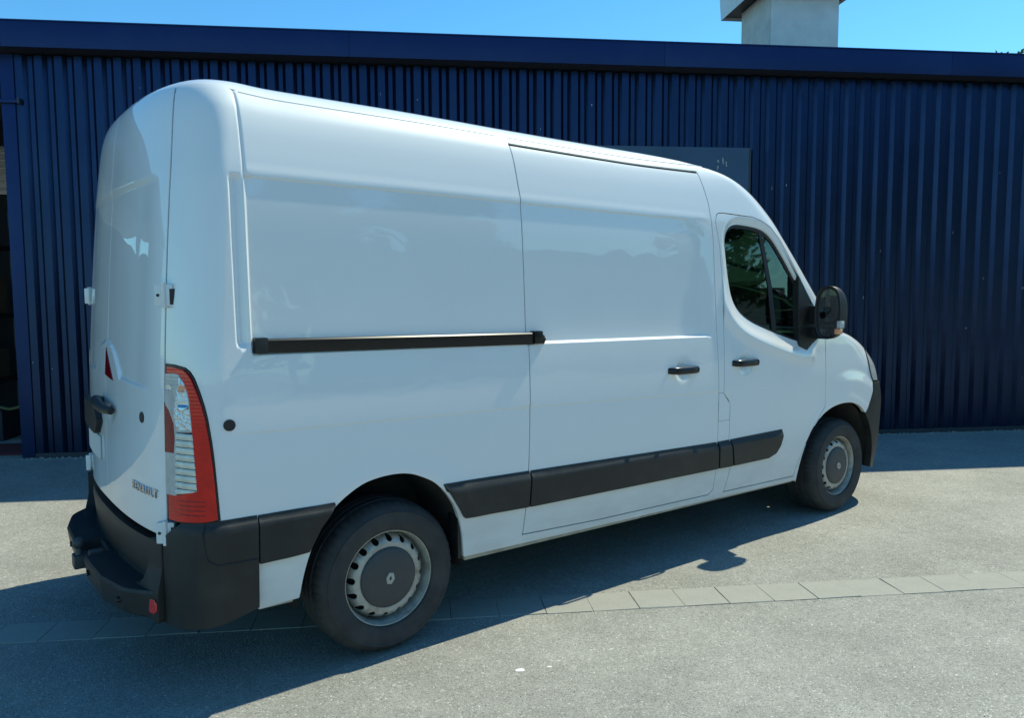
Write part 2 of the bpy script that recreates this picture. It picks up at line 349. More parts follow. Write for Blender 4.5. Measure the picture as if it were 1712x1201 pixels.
def panel(name, kind, outer, m, parent, holes=(), step=.015, s=-1, disp=None, off=0., flange=.022, lines=(), fn=None, edge=None, kindtag=None):
    """a pressed sheet: outline in surface coordinates, triangulated finely, edges rolled inward"""
    outer = np.asarray(outer, float)
    edge = edge or step
    loops = [resample(outer, edge)]+[resample(h, edge) for h in holes]
    lo = outer.min(0); hi = outer.max(0)
    gx, gy = np.meshgrid(np.arange(lo[0]+step/2, hi[0], step), np.arange(lo[1]+step/2, hi[1], step)); G = np.stack([gx.ravel(), gy.ravel()], 1)
    extra = [G]
    for ln, offs in lines:
        ln = np.asarray(ln, float)
        seg = []
        for i in range(len(ln)-1):
            a, b = ln[i], ln[i+1]; L = np.linalg.norm(b-a); k = max(1, int(L/step)); t = (np.arange(k)+.5)/k; d = (b-a)/max(L, 1e-9); nn = np.array([-d[1], d[0]])
            for o in offs: seg.append(a+(b-a)*t[:, None]+nn*o)
        near = pdist(extra[0], ln, False) < (max(offs)+step*.45); extra[0] = extra[0][~near]; extra += seg
    G = np.concatenate(extra)
    ok = pip(G, outer)
    for h in holes: ok &= ~pip(G, np.asarray(h))
    for L_ in loops: 
        ok2 = np.zeros(len(G), bool); idx = np.where(ok)[0]; ok2[idx] = pdist(G[idx], L_) > step*.4; ok &= ok2
    G = G[ok]
    V = []; E = []
    for L_ in loops:
        n0 = len(V); V += [tuple(q) for q in L_]; E += [(n0+i, n0+(i+1) % len(L_)) for i in range(len(L_))]
    V += [tuple(q) for q in G]
    vo, eo, fo, _, _, _ = delaunay_2d_cdt([Vector(v) for v in V], E, [], 0, 1e-6)
    P2 = np.array([tuple(v) for v in vo]); T = np.array([tuple(f) for f in fo if len(f) == 3])
    cen = P2[T].mean(1); keep = pip(cen, outer)
    for h in holes: keep &= ~pip(cen, np.asarray(h))
    ar = P2[T]; A2 = np.abs(np.cross(ar[:, 1]-ar[:, 0], ar[:, 2]-ar[:, 0])); keep &= A2 > 1e-9
    T = T[keep]; used = np.unique(T); mp = -np.ones(len(P2), int); mp[used] = np.arange(len(used)); P2 = P2[used]; T = mp[T]
    g = fn if fn else surf(kind, s, disp, off)
    P = g(P2[:, 0], P2[:, 1]); N = nrm(g, P2[:, 0], P2[:, 1], 1e-3)
    if fn is None:
        g0 = lambda a, b: base(kind, a, b, s)
        NB = outward(g0(P2[:, 0], P2[:, 1]), nrm(g0, P2[:, 0], P2[:, 1])); fl0 = (NB*N).sum(1) < 0; N[fl0] *= -1
    fnm = np.cross(P[T[:, 1]]-P[T[:, 0]], P[T[:, 2]]-P[T[:, 0]]); fl = (fnm*N[T].mean(1)).sum(1) < 0
    T[fl] = T[fl][:, ::-1]
    # boundary
    ed = {}
    for t in T:
        for i in range(3): ed[(t[i], t[(i+1) % 3])] = ed.get((t[i], t[(i+1) % 3]), 0)+1
    bd = [(a, b) for (a, b) in ed if (b, a) not in ed]
    Vv = [P]; Nn = [N]; F = [tuple(t) for t in T]
    if flange:
        bi = sorted({a for e in bd for a in e}); im = {v: i for i, v in enumerate(bi)}; To = np.zeros((len(bi), 3))
        for a, b in bd:
            d = P[b]-P[a]; o = np.cross(d, N[a]); o /= max(np.linalg.norm(o), 1e-9)
            To[im[a]] += o; To[im[b]] += o
        To /= np.maximum(np.linalg.norm(To, axis=1, keepdims=True), 1e-9)
        Pb = P[bi]; Nb = N[bi]; n0 = len(P)
        r1 = Pb-Nb*.0012+To*.0013; r2_ = Pb-Nb*.0035+To*.0018; r3 = Pb-Nb*flange+To*.0018
        nm = Nb+To; nm /= np.linalg.norm(nm, axis=1, keepdims=True)
        Vv += [r1, r2_, r3]; Nn += [nm, To, To]; k = len(bi)
        for a, b in bd:
            i, j = im[a], im[b]
            F += [(a, n0+i, n0+j, b), (n0+i, n0+k+i, n0+k+j, n0+j), (n0+k+i, n0+2*k+i, n0+2*k+j, n0+k+j)]
    V3 = np.concatenate(Vv); N3 = np.concatenate(Nn)
    o = mesh(name, V3, F, m, parent, smooth=True, normals=N3)
    if kindtag: o['kind'] = kindtag
    return o
def X(pts): return [(x, z+.011*x) for x, z in pts]       # side polygons, measured (x, height)
def Y(pts): return [(y, z-.0103) for y, z in pts]        # rear polygons, measured (y, height)

# ------------------------------------------------------------------ measured outlines of the van
ARCH_R = [(-.43, .30), (-.425, .40), (-.389, .537), (-.335, .65), (-.27, .733), (-.16, .803), (-.08, .823), (.011, .829), (.085, .820), (.145, .797), (.225, .755), (.295, .68), (.345, .60), (.372, .50), (.385, .40), (.387, .30)]
ARCH_F = [(3.118, .28), (3.155, .45), (3.202, .565), (3.27, .66), (3.368, .745), (3.50, .80), (3.64, .822), (3.78, .812), (3.90, .765), (3.975, .70), (4.06, .58), (4.105, .45), (4.115, .28)]
def smooth_open(pts):
    p = [np.array(q, float) for q in pts]
    for _ in range(2):
        o = [p[0]]
        for a, b in zip(p, p[1:]): o += [a*.75+b*.25, a*.25+b*.75]
        o.append(p[-1]); p = o
    return [tuple(q) for q in p]
ARCH_R = smooth_open(ARCH_R); ARCH_F = smooth_open(ARCH_F)
SDOOR = X([(.738, 2.348), (.748, 2.15), (.757, 2.05), (.770, 1.68), (.775, 1.38), (.773, .95), (.769, .72), (.760, .55), (.743, .409), (1.26, .390), (2.185, .377), (2.225, .40), (2.247, .545), (2.240, .845), (2.222, 1.36), (2.208, 1.935), (2.185, 2.15), (2.14, 2.326)])
CDOOR = X([(2.246, 2.03), (2.249, 2.058), (2.257, 2.077), (2.273, 2.089), (2.32, 2.094), (2.615, 2.085), (2.70, 2.068), (2.80, 2.03), (2.89, 1.965), (2.98, 1.87), (3.072, 1.76), (3.20, 1.60), (3.33, 1.45), (3.385, 1.37), (3.40, 1.28), (3.417, .815), (3.336, .735), (3.26, .655), (3.188, .555), (3.12, .43), (3.086, .360), (2.342, .372), (2.37, .44), (2.396, .53), (2.362, .70), (2.360, .92), (2.345, .95), (2.292, 1.0), (2.295, 1.21), (2.300, 1.65), (2.275, 1.90)])
WIN = chaikin(X([(2.322, 2.045), (2.68, 2.035), (2.82, 1.985), (2.94, 1.87), (3.10, 1.695), (3.285, 1.47), (3.31, 1.30), (3.16, 1.262), (2.78, 1.362), (2.52, 1.445), (2.40, 1.55), (2.36, 1.72)]), 3)
FLAP = X([(2.249, 1.0), (2.284, .998), (2.352, .925), (2.352, .828), (2.249, .828)])
W85 = .85; XS = (1-W85**NF)**(1/NF)
def xfront(z, k=XS): return Fz(z)-AFz(z)+AFz(z)*k
def xcorner(c, z): return -(Rz(z)-AR)-AR*math.cos(c/.3)**(2/NR)
def ycorner(c, z): return Wz(z)*math.sin(c/.3)**(2/NR)
ZR = 2.41
LAMP_C = [(.265, 1.352), (.297, 1.351), (.336, 1.342), (.354, 1.328), (.369, 1.305), (.388, 1.256), (.405, 1.2), (.416, 1.15), (.429, 1.063), (.437, .993), (.447, .877), (.456, .752), (.40, .743), (.32, .736), (.265, .736)]
LAMP_C = [(c, z-.009) for c, z in LAMP_C]
SEAM_C = .2625
def side_feat(P, door=True):
    x, z = P[:, 0], P[:, 2]; zz = z+.011*x
    # pressed recess of the load area side between waist rail and roof ledge
    dx = np.maximum(0, x-1.99); dz = np.maximum(0, zz-1.925)*sst((x-1.85)/.15); rr = np.hypot(dx, dz*1.5)
    fr = 1-sst((rr-.10)/.115); top = 1-sst((zz-2.060)/.006)
    rec = fr*top*sst((zz-1.372)/.014)*sst((x+.598)/.012)
    d = -(.0055+.0145*sst((2.02-zz)/.62))*rec
    # ledge lip just above the recess
    d = d+.002*np.exp(-((zz-2.085)/.02)**2)*sst((2.2-x)/.10)*sst((x+.60)/.02)
    # upright rounded groove at the rear post
    gx = np.abs(x+.628)/.030; gz = np.maximum(0, np.maximum(zz-2.045, 1.425-zz))/.03
    d = d-.016*(1-sst(np.hypot(gx, gz)**1.4))
    # panel joint at the rear post, above the ledge
    d = d-.006*np.exp(-((x+.592)/.005)**2)*sst((zz-2.05)/.02)
    # waist crease
    zc = np.interp(x, [-.7, .74, 2.17, 3.0], [1.077, 1.066, 1.041, 1.03])
    k = sst((x+.72)/.2)*sst((2.9-x)/.7)
    d = d-.0040*k*sst((zc-zz)/.007)*(1-sst((zc-zz)/.30))
    # wheel arch flares
    for cx, w_ in ((-.02, .55), (3.66, .58)):
        r = np.hypot(x-cx, z-.345); d = d+.005*np.exp(-((r-.50)/.05)**2)*sst((z-.3)/.3)
    # bulged front wing
    r = np.hypot(x-3.72, z-.40); d = d+.012*(1-sst((r-.56)/.10))*sst((x-3.44)/.30)*sst((z-.5)/.3)
    return d
def door_feat(P):
    d = side_feat(P); x, z = P[:, 0], P[:, 2]
    for cx, cz in ((1.912, 1.163), (2.50, 1.172)):
        r = np.hypot(x-cx, (z-cz)); d = d-.014*(1-sst(r/.085))
    return d
def cab_feat(P):
    d = door_feat(P); x, z = P[:, 0], P[:, 2]
    q = np.stack([x, z+.011*x], 1); dd = pdist(q, WIN)
    low = sst((2.02-z)/.12)*sst((3.30-x)/.08)
    low = low*sst((1.75-z-.35*(x-2.3))/.35)
    d = d-(.020-.006*low)*(1-sst((dd+.012)/(.060+.045*low)))+low*.017*np.exp(-((dd-.095)/.045)**2)
    return d

van = empty('van', (0, 0, 0), 'white high-roof panel van with black side strips parked in front of the navy corrugated shed', 'van')
arR = X(ARCH_R); arF = X(ARCH_F)
def zseq(a, b, n): return list(np.linspace(a, b, n))
def side_outline():
    o = [(-.596, .36), (-.43, .366)]; o = X(o)+[q for q in arR if q[1] > .37]+X([(.387, .366), (1.26, .352), (2.2, .338), (3.122, .325)])+[q for q in arF if q[1] > .34 and q[0] < 3.32]+X([(3.345, .728), (3.405, .785)])+[(3.41, .90), (3.41, 1.31), (3.47, 1.385)]
    o += [(xfront(z), z) for z in zseq(1.40, ZR, 40)]
    o += [(xcorner(SEAM_C, z), z) for z in zseq(ZR, .735, 50)]
    o += [(-.596, .735)]
    return o
def wing_outline():
    o = X([(3.352, .736), (3.41, .79)])+[(3.414, .90), (3.414, 1.305), (3.474, 1.379)]
    o += [(xfront(z), z) for z in zseq(1.392, 1.215, 14)]
    # rear edge of the headlamp, then the bumper joint
    o += [(3.985, 1.243), (3.975, 1.18), (4.0, 1.08), (4.03, 1.02), (4.058, .985), (4.05, .93), (4.02, .86), (3.985, .80), (3.955, .762)]
    o += [(x, z) for x, z in arF[::-1] if 3.352 < x < 3.95]
    return o
lamp_xz = [(xcorner(c, z), z) for c, z in LAMP_C]
lamp_xz = [(lamp_xz[0][0]-.03, lamp_xz[0][1]+.004)]+lamp_xz+[(lamp_xz[-1][0]-.03, lamp_xz[-1][1])]
so = side_outline(); wo = wing_outline()
REC_LN = [((-.60, 1.379), (2.03, 1.379)), ((-.592, 1.36), (-.592, 2.41))]
crease = [(-.7, 1.077), (.74, 1.066), (2.17, 1.041), (2.9, 1.03)]
fine = (-.009, -.0045, 0, .0045, .009)
def cutz(l, x0, x1): return l
SD_HOLE = offset(SDOOR, .0080); SD_HOLE[SD_HOLE[:, 1] > 2.33, 1] += .010
side_r = panel('side_panel', 'side', so, M_PAINT, van, holes=[SD_HOLE, offset(CDOOR, .0080), offset(FLAP, .0045), lamp_xz], disp=side_feat, flange=.03,
               lines=[([(-.622, 1.36), (-.622, 2.403)], tuple(np.arange(-.048, .0481, .004))), ([(-.57, 1.379), (.755, 1.379)], fine), ([(-.57, 2.063), (.74, 2.063)], fine), (crease[:2], fine)], step=.015)
wing_r = panel('front_wing', 'side', wo, M_PAINT, van, holes=[offset(CDOOR, .0080)], disp=side_feat, flange=.03, step=.014)
flap_r = panel('fuel_flap', 'side', FLAP, M_PAINT, van, disp=side_feat, flange=.012, step=.02)
sdoor = panel('sliding_door', 'side', SDOOR, M_PAINT, van, disp=door_feat, flange=.035, step=.014, lines=[([(.79, 1.379), (2.15, 1.379)], fine), ([(.79, 2.063), (2.16, 2.063)], fine), ([(.785, 1.0655), (2.22, 1.040)], fine)])
def cabdoor(s):
    d = panel('cab_door', 'side', CDOOR, M_PAINT, van, holes=[WIN], disp=cab_feat, flange=.035, step=.010 if s < 0 else .03, s=s, edge=.01 if s < 0 else .02)
    inner = offset(WIN, -.020)
    def wf(P): return door_feat(P)*0-.031
    panel('window_seal', 'side', offset(WIN, .004), M_RUB, d, holes=[inner], disp=None, off=-.030, flange=.02, s=s, step=.02, edge=.012)
    g = panel('side_window', 'side', offset(WIN, -.012), M_GLASS, d, disp=None, off=-.038, flange=0, s=s, step=.03, edge=.02)
    bar = [(2.708, 2.05), (2.738, 2.05), (2.842, 1.69), (2.885, 1.405), (2.84, 1.40), (2.806, 1.68)]
    panel('window_bar', 'side', bar, M_RUB, d, off=-.032, flange=.02, s=s, step=.02)
    # lower dark part of the glass band and mirror sail
    sail = X([(3.095, 1.72), (3.15, 1.655), (3.205, 1.585), (3.215, 1.50), (3.325, 1.475), (3.345, 1.42), (3.335, 1.31), (3.235, 1.262), (3.172, 1.222), (3.09, 1.255), (3.085, 1.5)])
    sl = panel('mirror_sail', 'side', sail, M_PLAST, d, off=.006, flange=.045, s=s, step=.03)
    hx0, hx1, hz = 2.365, 2.630, 1.176
    handle(hx0, hx1, hz, d, s)
    return d
def handle(x0, x1, z, parent, s):
    yb = float(base('side', np.array([(x0+x1)/2]), np.array([zb(x0, z)]), s)[0, 1])
    bm = bmesh.new(); n = 14; rows = []
    for i in range(n+1):
        t = i/n; x = x0+(x1-x0)*t; bow = .034*(1-(2*t-1)**6)+.004; e = .022*(1-.25*abs(2*t-1)**4); zc = z-.011*(x-x0)
        ring = [(bow-.016, -e), (bow-.003, -e*.9), (bow, -e*.45), (bow+.001, e*.25), (bow-.004, e*.85), (bow-.014, e)]
        rows.append([bm.verts.new((x, yb+s*a, zc+b)) for a, b in ring])
    for A, B in zip(rows, rows[1:]):
        for k in range(6): bm.faces.new((A[k], A[(k+1) % 6], B[(k+1) % 6], B[k]))
    bm.faces.new(rows[0]); bm.faces.new(rows[-1][::-1])
    return bm_obj('handle', bm, M_GLOSS, parent, angle=.9)
cab_r = cabdoor(-1); cab_l = cabdoor(1)
handle(1.778, 2.046, 1.166, sdoor, -1)
# left side, plain panels
so_l = side_outline()
panel('side_panel', 'side', so_l, M_PAINT, van, holes=[offset(CDOOR, .0055), lamp_xz], disp=side_feat, flange=.03, s=1, step=.03, edge=.02)
panel('front_wing', 'side', wo, M_PAINT, van, holes=[offset(CDOOR, .0055)], disp=side_feat, flange=.03, s=1, step=.03)

# roof
def ring_pts(z, s, n=60):
    th = np.linspace(0, math.pi/2, n); w = float(Wz(z)); r = float(Rz(z)); f = float(Fz(z)); AF = float(AFz(z))
    rear = [(-(r-AR)-AR*math.cos(t)**(2/NR), w*math.sin(t)**(2/NR)) for t in th[:-1]]
    side = [(x, w) for x in np.linspace(-(r-AR), f-AF, 80)]
    fr = [((f-AF)+AF*math.cos(t)**(2/NF), w*math.sin(t)**(2/NF)) for t in th[::-1][1:]]
    return rear+side+fr
rp = ring_pts(ZR+.001, 1); roof_poly = [(x, -y) for x, y in rp]+[(x, y) for x, y in rp[::-1][1:-1]]
def roof_feat(P):
    x, y, z = P.T; ins = np.abs(y) < .66
    # shallow longitudinal swages and the rolled edge joint beside the gutter
    d = .006*np.clip(np.cos(y*2*math.pi/.22), 0, 1)**2*(1-sst((np.abs(y)-.55)/.08))*sst((x+.45)/.15)*sst((1.9-x)/.2)
    return d
roof = panel('roof', 'top', roof_poly, M_PAINT, van, disp=roof_feat, flange=.008, step=.022)
for s in (-1, 1):
    # thin rolled joint where roof skin meets the body side
    xs = np.linspace(-.57, 2.25, 60); Pg = base('side', xs, np.full_like(xs, 2.405), s)
    tube('roof_gutter', [tuple(p+np.array([0, s*.001, -.002])) for p in Pg], .0035, M_PAINT, van, 6)
# header between roof and windscreen, screen, pillars, bonnet, nose
def yz_poly(z0, z1, k=W85, n=14, ins=.0):
    zs = zseq(z0, z1, n); return [(-(k*float(Wz(z))-ins), z) for z in zs]+[((k*float(Wz(z))-ins), z) for z in zs[::-1]]
panel('windscreen_header', 'front', yz_poly(2.16, ZR), M_PAINT, van, flange=.02, step=.03)
ws = panel('windscreen', 'front', yz_poly(1.42, 2.155, ins=.01), M_GLASS, van, flange=0, step=.04, off=-.006)
panel('windscreen_band', 'front', yz_poly(1.40, 2.158, ins=.002), M_GLOSS, ws, holes=[np.array(yz_poly(1.47, 2.10, ins=.06))], flange=.01, step=.04, off=-.004)
def bonnet_poly():
    zs = zseq(1.225, 1.395, 24); a = [(xfront(z), W85*float(Wz(z))) for z in zs]
    th = np.linspace(0, math.asin(W85**(NF/2)), 30)
    def ringf(z): w = float(Wz(z)); f = float(Fz(z)); AF = float(AFz(z)); return [((f-AF)+AF*math.cos(t)**(2/NF), w*math.sin(t)**(2/NF)) for t in th]
    nose = ringf(1.225); scut = ringf(1.395)
    return [(x, -y) for x, y in nose[::-1]]+nose[1:]+a[1:]+scut[::-1][1:]+[(x, -y) for x, y in scut[1:]]+[(x, -y) for x, y in a[::-1][1:-1]]
bon = panel('bonnet', 'top', bonnet_poly(), M_PAINT, van, flange=.02, step=.03)
tube('wiper', [(3.62, -.55, 1.40), (3.50, -.1, 1.47), (3.40, .35, 1.56)], .010, M_RUB, van, 6)
tube('wiper', [(3.62, .25, 1.40), (3.52, .55, 1.46), (3.42, .75, 1.54)], .010, M_RUB, van, 6)
panel('nose_panel', 'front', yz_poly(.93, 1.218, k=.50), M_PAINT, van, flange=.02, step=.03)
fb = panel('front_bumper', 'front', yz_poly(.28, .92), M_PLAST, van, flange=.03, step=.03, off=.012)
gr = panel('grille', 'front', [(-.44, .98), (.44, .98), (.40, 1.17), (-.40, 1.17)], M_GLOSS, van, flange=.02, step=.03, off=.008)
for k in range(4):
    z = 1.0+.045*k; panel('grille_bar', 'front', [(-.41, z), (.41, z), (.41, z+.012), (-.41, z+.012)], M_CHROME, gr, flange=.01, step=.05, off=.018)
dia = [(0, 1.04), (.045, 1.11), (0, 1.18), (-.045, 1.11)]
panel('emblem', 'front', dia, M_BADGE, gr, holes=[[(0, 1.08), (.02, 1.11), (0, 1.14), (-.02, 1.11)]], flange=.012, step=.02, off=.030)
panel('number_plate', 'front', [(-.26, .60), (.26, .60), (.26, .71), (-.26, .71)], M_PALE, fb, flange=.01, step=.05, off=.022)
for s in (-1, 1):
    lamp_side = [(4.062, .99), (4.034, 1.025), (4.005, 1.085), (3.981, 1.182), (3.990, 1.238)]+[(xfront(z), z) for z in zseq(1.215, .965, 12)]
    h = panel('headlight', 'side', lamp_side, M_CLEAR, van, flange=.02, step=.015, s=s, off=.002)
    fr_ = [(s*.51, z) for z in zseq(.935, 1.215, 6)]+[(s*W85*float(Wz(z)), z) for z in zseq(1.215, .935, 8)]
    panel('headlight_glass', 'front', fr_, M_CLEAR, h, flange=.02, step=.02, off=.002)
    panel('headlight_frame', 'side', offset(lamp_side, .004), M_GLOSS, h, holes=[offset(lamp_side, -.007)], flange=.01, step=.02, s=s, off=.003, edge=.015)
    bs = [(3.960, .757), (3.992, .798), (4.027, .858), (4.058, .928), (4.064, .978)]+[(xfront(z), z) for z in zseq(.965, .28, 24)]+[(x, z) for x, z in arF[::-1] if x > 3.95]
    panel('bumper_corner', 'side', bs, M_PLAST, fb, flange=.05, step=.02, s=s, off=.012)

# ------------------------------------------------------------------ rear doors
def rear_feat(P):
    x, y, z = P.T; ay = np.abs(y)
    # pressed window-shaped recess with its low sloping sill
    zs = np.interp(ay, [0, .10, .17, .30, .70, .8], [1.40, 1.385, 1.36, 1.252, 1.232, 1.23])
    rec = sst((z-zs)/.014)*(1-sst((z-2.06)/.03))*(1-sst((ay-.50)/.24))
    d = -.010*rec
    d = d-.010*(1-sst(np.hypot((ay-.12)/.10, (z-1.088)/.05)))
    return d
cs = SEAM_C-.0075
for s in (-1, 1):
    zt, z0 = ZR, .655
    poly = [(s*ycorner(cs, z), z) for z in zseq(z0, zt, 46)]
    if s < 0: poly = poly+[(-.003, zt), (-.003, z0)]
    else: poly = poly+[(.003, zt), (.003, z0)]
    st = .014
    d = panel('rear_door', 'rear', poly, M_PAINT, van, disp=rear_feat, flange=.03, step=st, lines=[([(s*.70, 1.224), (s*.32, 1.24), (s*.17, 1.355), (s*.01, 1.39)], (-.008, 0, .008))])
    # hinges
    for hz in (1.614, .695, 2.12) if False else (1.614, .690):
        c0 = base('corner', np.array([.262]), np.array([hz-.009]), s)[0]
        n = np.array([-.62, s*.78, 0]); n /= np.linalg.norm(n); tv = np.array([n[1], -n[0], 0])
        Mx = Matrix(((tv[0], n[0], 0, c0[0]), (tv[1], n[1], 0, c0[1]), (0, 0, 1, c0[2]), (0, 0, 0, 1)))
        hg = box('hinge', (-.036, -.004, -.042), (.036, .026, .042), M_BARE, d, .005, Mx)
        bm = bmesh.new(); add_tube(bm, [Mx @ Vector((0, .022, -.048)), Mx @ Vector((0, .022, .048))], .011, 12); bm_obj('hinge_pin', bm, M_BARE, hg, angle=.8)
        sg = -s
        xx = sorted((sg*-.046, sg*-.024)); box('hinge_gap', (xx[0], -.002, -.036), (xx[1], .0275, .024), M_RUB, hg, 0, Mx)
        bm = bmesh.new(); add_tube(bm, [Mx @ Vector((sg*.022, .020, 0)), Mx @ Vector((sg*.022, .0285, 0))], .006, 10); bm_obj('bolt', bm, M_RUB, hg)
rd = [o for o in van.children if o.name.startswith('rear_door')]
rdR, rdL = rd[0], rd[1]
panel('brake_light', 'rear', Y([(-.035, 1.375), (-.185, 1.238), (-.020, 1.252)]), M_DRED, rdR, flange=.01, step=.02, off=.004)
def rearP(y, z, off=0): p = base('rear', np.array([y]), np.array([z-.0103]))[0]; return Vector((p[0]-off, p[1], p[2]))
# pull handle: a curved lever in a dark cup
bm = bmesh.new(); pts = [rearP(.075, 1.120, .004), rearP(.05, 1.126, .03), rearP(-.05, 1.122, .042), rearP(-.16, 1.112, .040), rearP(-.23, 1.106, .02)]
add_tube(bm, pts, [.020, .026, .024, .021, .016], 10); bm_obj('door_handle', bm, M_PLAST, rdR, angle=.9)
panel('handle_cup', 'rear', chaikin(Y([(.0, 1.085), (.0, 1.16), (-.20, 1.15), (-.23, 1.09)]), 2), M_RUB, rdR, flange=.01, step=.02, off=-.004)
def disc(name, kind, a, b, r, m, parent, off, s=-1):
    return panel(name, kind, [(a+r*math.cos(t), b+r*math.sin(t)) for t in np.linspace(0, 2*math.pi, 25)[:-1]], m, parent, step=.012, flange=.006, off=off, s=s)
disc('lock_cap', 'rear', -.611, 1.111, .021, M_RUB, rdR, .004)
disc('side_cap', 'side', -.696, 1.111, .021, M_RUB, side_r, .006)
panel('plate_lamp_strip', 'rear', Y([(.08, 1.02), (.16, 1.09), (.62, 1.09), (.66, 1.02), (.62, .965), (.16, .955)]), M_PLAST, rdL, flange=.03, step=.03, off=.028)
panel('number_plate', 'rear', Y([(.13, .83), (.65, .83), (.65, .94), (.13, .94)]), M_PALE, rdL, flange=.008, step=.05, off=.010)
# lettering on the right rear door
cu = bpy.data.curves.new('badge', 'FONT'); cu.body = 'RENAULT'; cu.size = .050; cu.extrude = .0025; cu.offset = .0009; cu.space_character = 1.25; cu.align_x = 'LEFT'
tmp = bpy.data.objects.new('badge', cu); C.objects.link(tmp); bpy.context.view_layer.update()
tm = bpy.data.meshes.new_from_object(tmp.evaluated_get(bpy.context.evaluated_depsgraph_get())); bpy.data.objects.remove(tmp)
wid = max(v.co.x for v in tm.vertices); hgt = max(v.co.y for v in tm.vertices)
for v in tm.vertices:
    u = v.co.x/wid; yy = -.487-u*.262; zz = .812+(v.co.y/hgt)*.033
    p = rearP(yy, zz, .004+v.co.z); v.co = p
tm.materials.clear(); link('badge_lettering', tm, M_BADGE, rdR)

for s_, prnt in ((-1, side_r),):  # dark strips behind the door gaps, put in so the gaps look shaded
    for pl, nm in ((SDOOR, 'gap_shade_strip'), (CDOOR, 'gap_shade_strip')):
        panel(nm, 'side', offset(pl, .018), M_RUB, prnt, holes=[offset(pl, -.010)], disp=side_feat, off=-.0075, flange=0, s=s_, step=.03, edge=.015)
sl_ = [(-ycorner(SEAM_C-.014, z), z) for z in zseq(.66, ZR-.004, 40)]+[(-ycorner(SEAM_C+.012, z), z) for z in zseq(ZR-.004, .66, 40)]
panel('gap_shade_strip', 'corner', [(SEAM_C-.016, .66), (SEAM_C+.012, .66), (SEAM_C+.012, ZR-.004), (SEAM_C-.016, ZR-.004)], M_RUB, side_r, off=-.0065, flange=0, step=.012)  # same dark backing behind the rear door gap

# ------------------------------------------------------------------ tail lights
CLEAR = [(.271, 1.314), (.30, 1.317), (.318, 1.315), (.338, 1.285), (.35, 1.249), (.356, 1.218), (.364, 1.1), (.372, .975), (.378, .873), (.304, .846), (.268, .845)]
DREDP = [(.267, 1.203), (.285, 1.174), (.301, 1.125), (.304, 1.069), (.300, 1.011), (.266, 1.01)]
FLUTE = [(.309, 1.094), (.3645, 1.099), (.372, .975), (.3785, .873), (.304, .846)]
UP = [(.32, 1.31), (.338, 1.285), (.352, 1.24), (.361, 1.14), (.3645, 1.104), (.309, 1.10), (.30, 1.16)]
def dn(p): return [(c, z-.009) for c, z in p]
for s in (-1, 1):
    lp = panel('tail_light', 'corner', dn([(c, z+.009) for c, z in offset(LAMP_C, -.004)]), M_GLOSS, van, s=s, step=.02, flange=.02, off=.004, edge=.012)
    panel('red_lens', 'corner', offset(LAMP_C, -.0115), M_RED, lp, s=s, step=.014, flange=.008, off=.012, holes=[dn(CLEAR)], edge=.01)
    panel('clear_lens', 'corner', dn(offset(CLEAR, -.0015)), M_CLEAR, lp, s=s, step=.014, flange=.006, off=.0135, holes=[dn(DREDP), dn(FLUTE)])
    panel('dark_lens', 'corner', dn(offset(DREDP, -.001)), M_DRED, lp, s=s, step=.014, flange=.006, off=.0135)
    if True:
        panel('reflector_bowl', 'corner', dn(offset(UP, -.002)), M_BOWL, lp, s=s, step=.010, flange=.004, off=.0145)
        for bc, bz, br, bm_ in ((.337, 1.20, .017, M_BADGE), (.331, 1.262, .012, M_ORANGE), (.285, 1.262, .010, M_BADGE)):
            panel('bulb', 'corner', [(bc+br*math.cos(t), bz-.009+br*math.sin(t)) for t in np.linspace(0, 2*math.pi, 17)[:-1]], bm_, lp, s=s, step=.006, flange=.004, disp=(lambda P, zc=bz-.018, r=br: .0155+.008*np.sqrt(np.maximum(0, 1-((P[:, 2]-zc)/r)**2))))
    n = 9
    for k in range(n):
        za = .852+(1.094-.852)*k/n; zc_ = .852+(1.094-.852)*(k+1)/n-.004
        def cl(z): return np.interp(z, [.846, 1.094], [.3052, .310])
        def cr(z): return np.interp(z, [.873, .975, 1.099], [.3775, .371, .3635])
        if k == 0: q = [(cl(za), za), (cr(.885), .876), (cr(zc_), zc_), (cl(zc_), zc_)]
        else: q = [(cl(za), za), (cr(za), za), (cr(zc_), zc_), (cl(zc_), zc_)]
        panel('reflector_flute', 'corner', dn(q), M_CLEAR2, lp, s=s, step=.008, flange=.006, disp=(lambda P, a=za-.009, b=zc_-.009: .0125+.006*np.sin(np.clip((P[:, 2]-.010-a)/(b-a), 0, 1)*math.pi)))
    for k in range(4):
        z = .775+.018*k; panel('lens_groove', 'corner', dn([(.318, z), (.405, z+.003), (.405, z+.0055), (.318, z+.0025)]), M_DRED, lp, s=s, step=.03, flange=.002, off=.0135)

# ------------------------------------------------------------------ black side strips
def strip_disp(P):
    x, z = P[:, 0], P[:, 2]; zt = np.interp(x, [-.75, 0, .77, 2.23, 3.0], [.748, .745, .730, .698, .704])
    return side_feat(P)*0+side_feat(P)+.004+.020*sst((zt-z+.004)/.045)
def strip(poly, parent): return panel('side_strip', 'side', X(poly), M_PLAST, parent, disp=strip_disp, flange=.03, step=.02, edge=.012, lines=())
def top(x): return float(np.interp(x, [-.75, 0, .77, 2.23, 3.0], [.748, .745, .730, .698, .704]))
strip([(-.594, .556), (-.392, .562), (-.340, .655), (-.272, .737), (-.275, .7455), (-.594, top(-.594))], side_r)
strip([(.262, .741), (.765, top(.765)), (.755, .552), (.376, .564), (.352, .607), (.302, .685)], side_r)
strip([(.777, top(.78)), (2.231, top(2.231)), (2.240, .535), (.768, .551)], sdoor)
strip([(2.250, top(2.25)), (2.355, top(2.355)), (2.385, .533), (2.256, .535)], side_r)
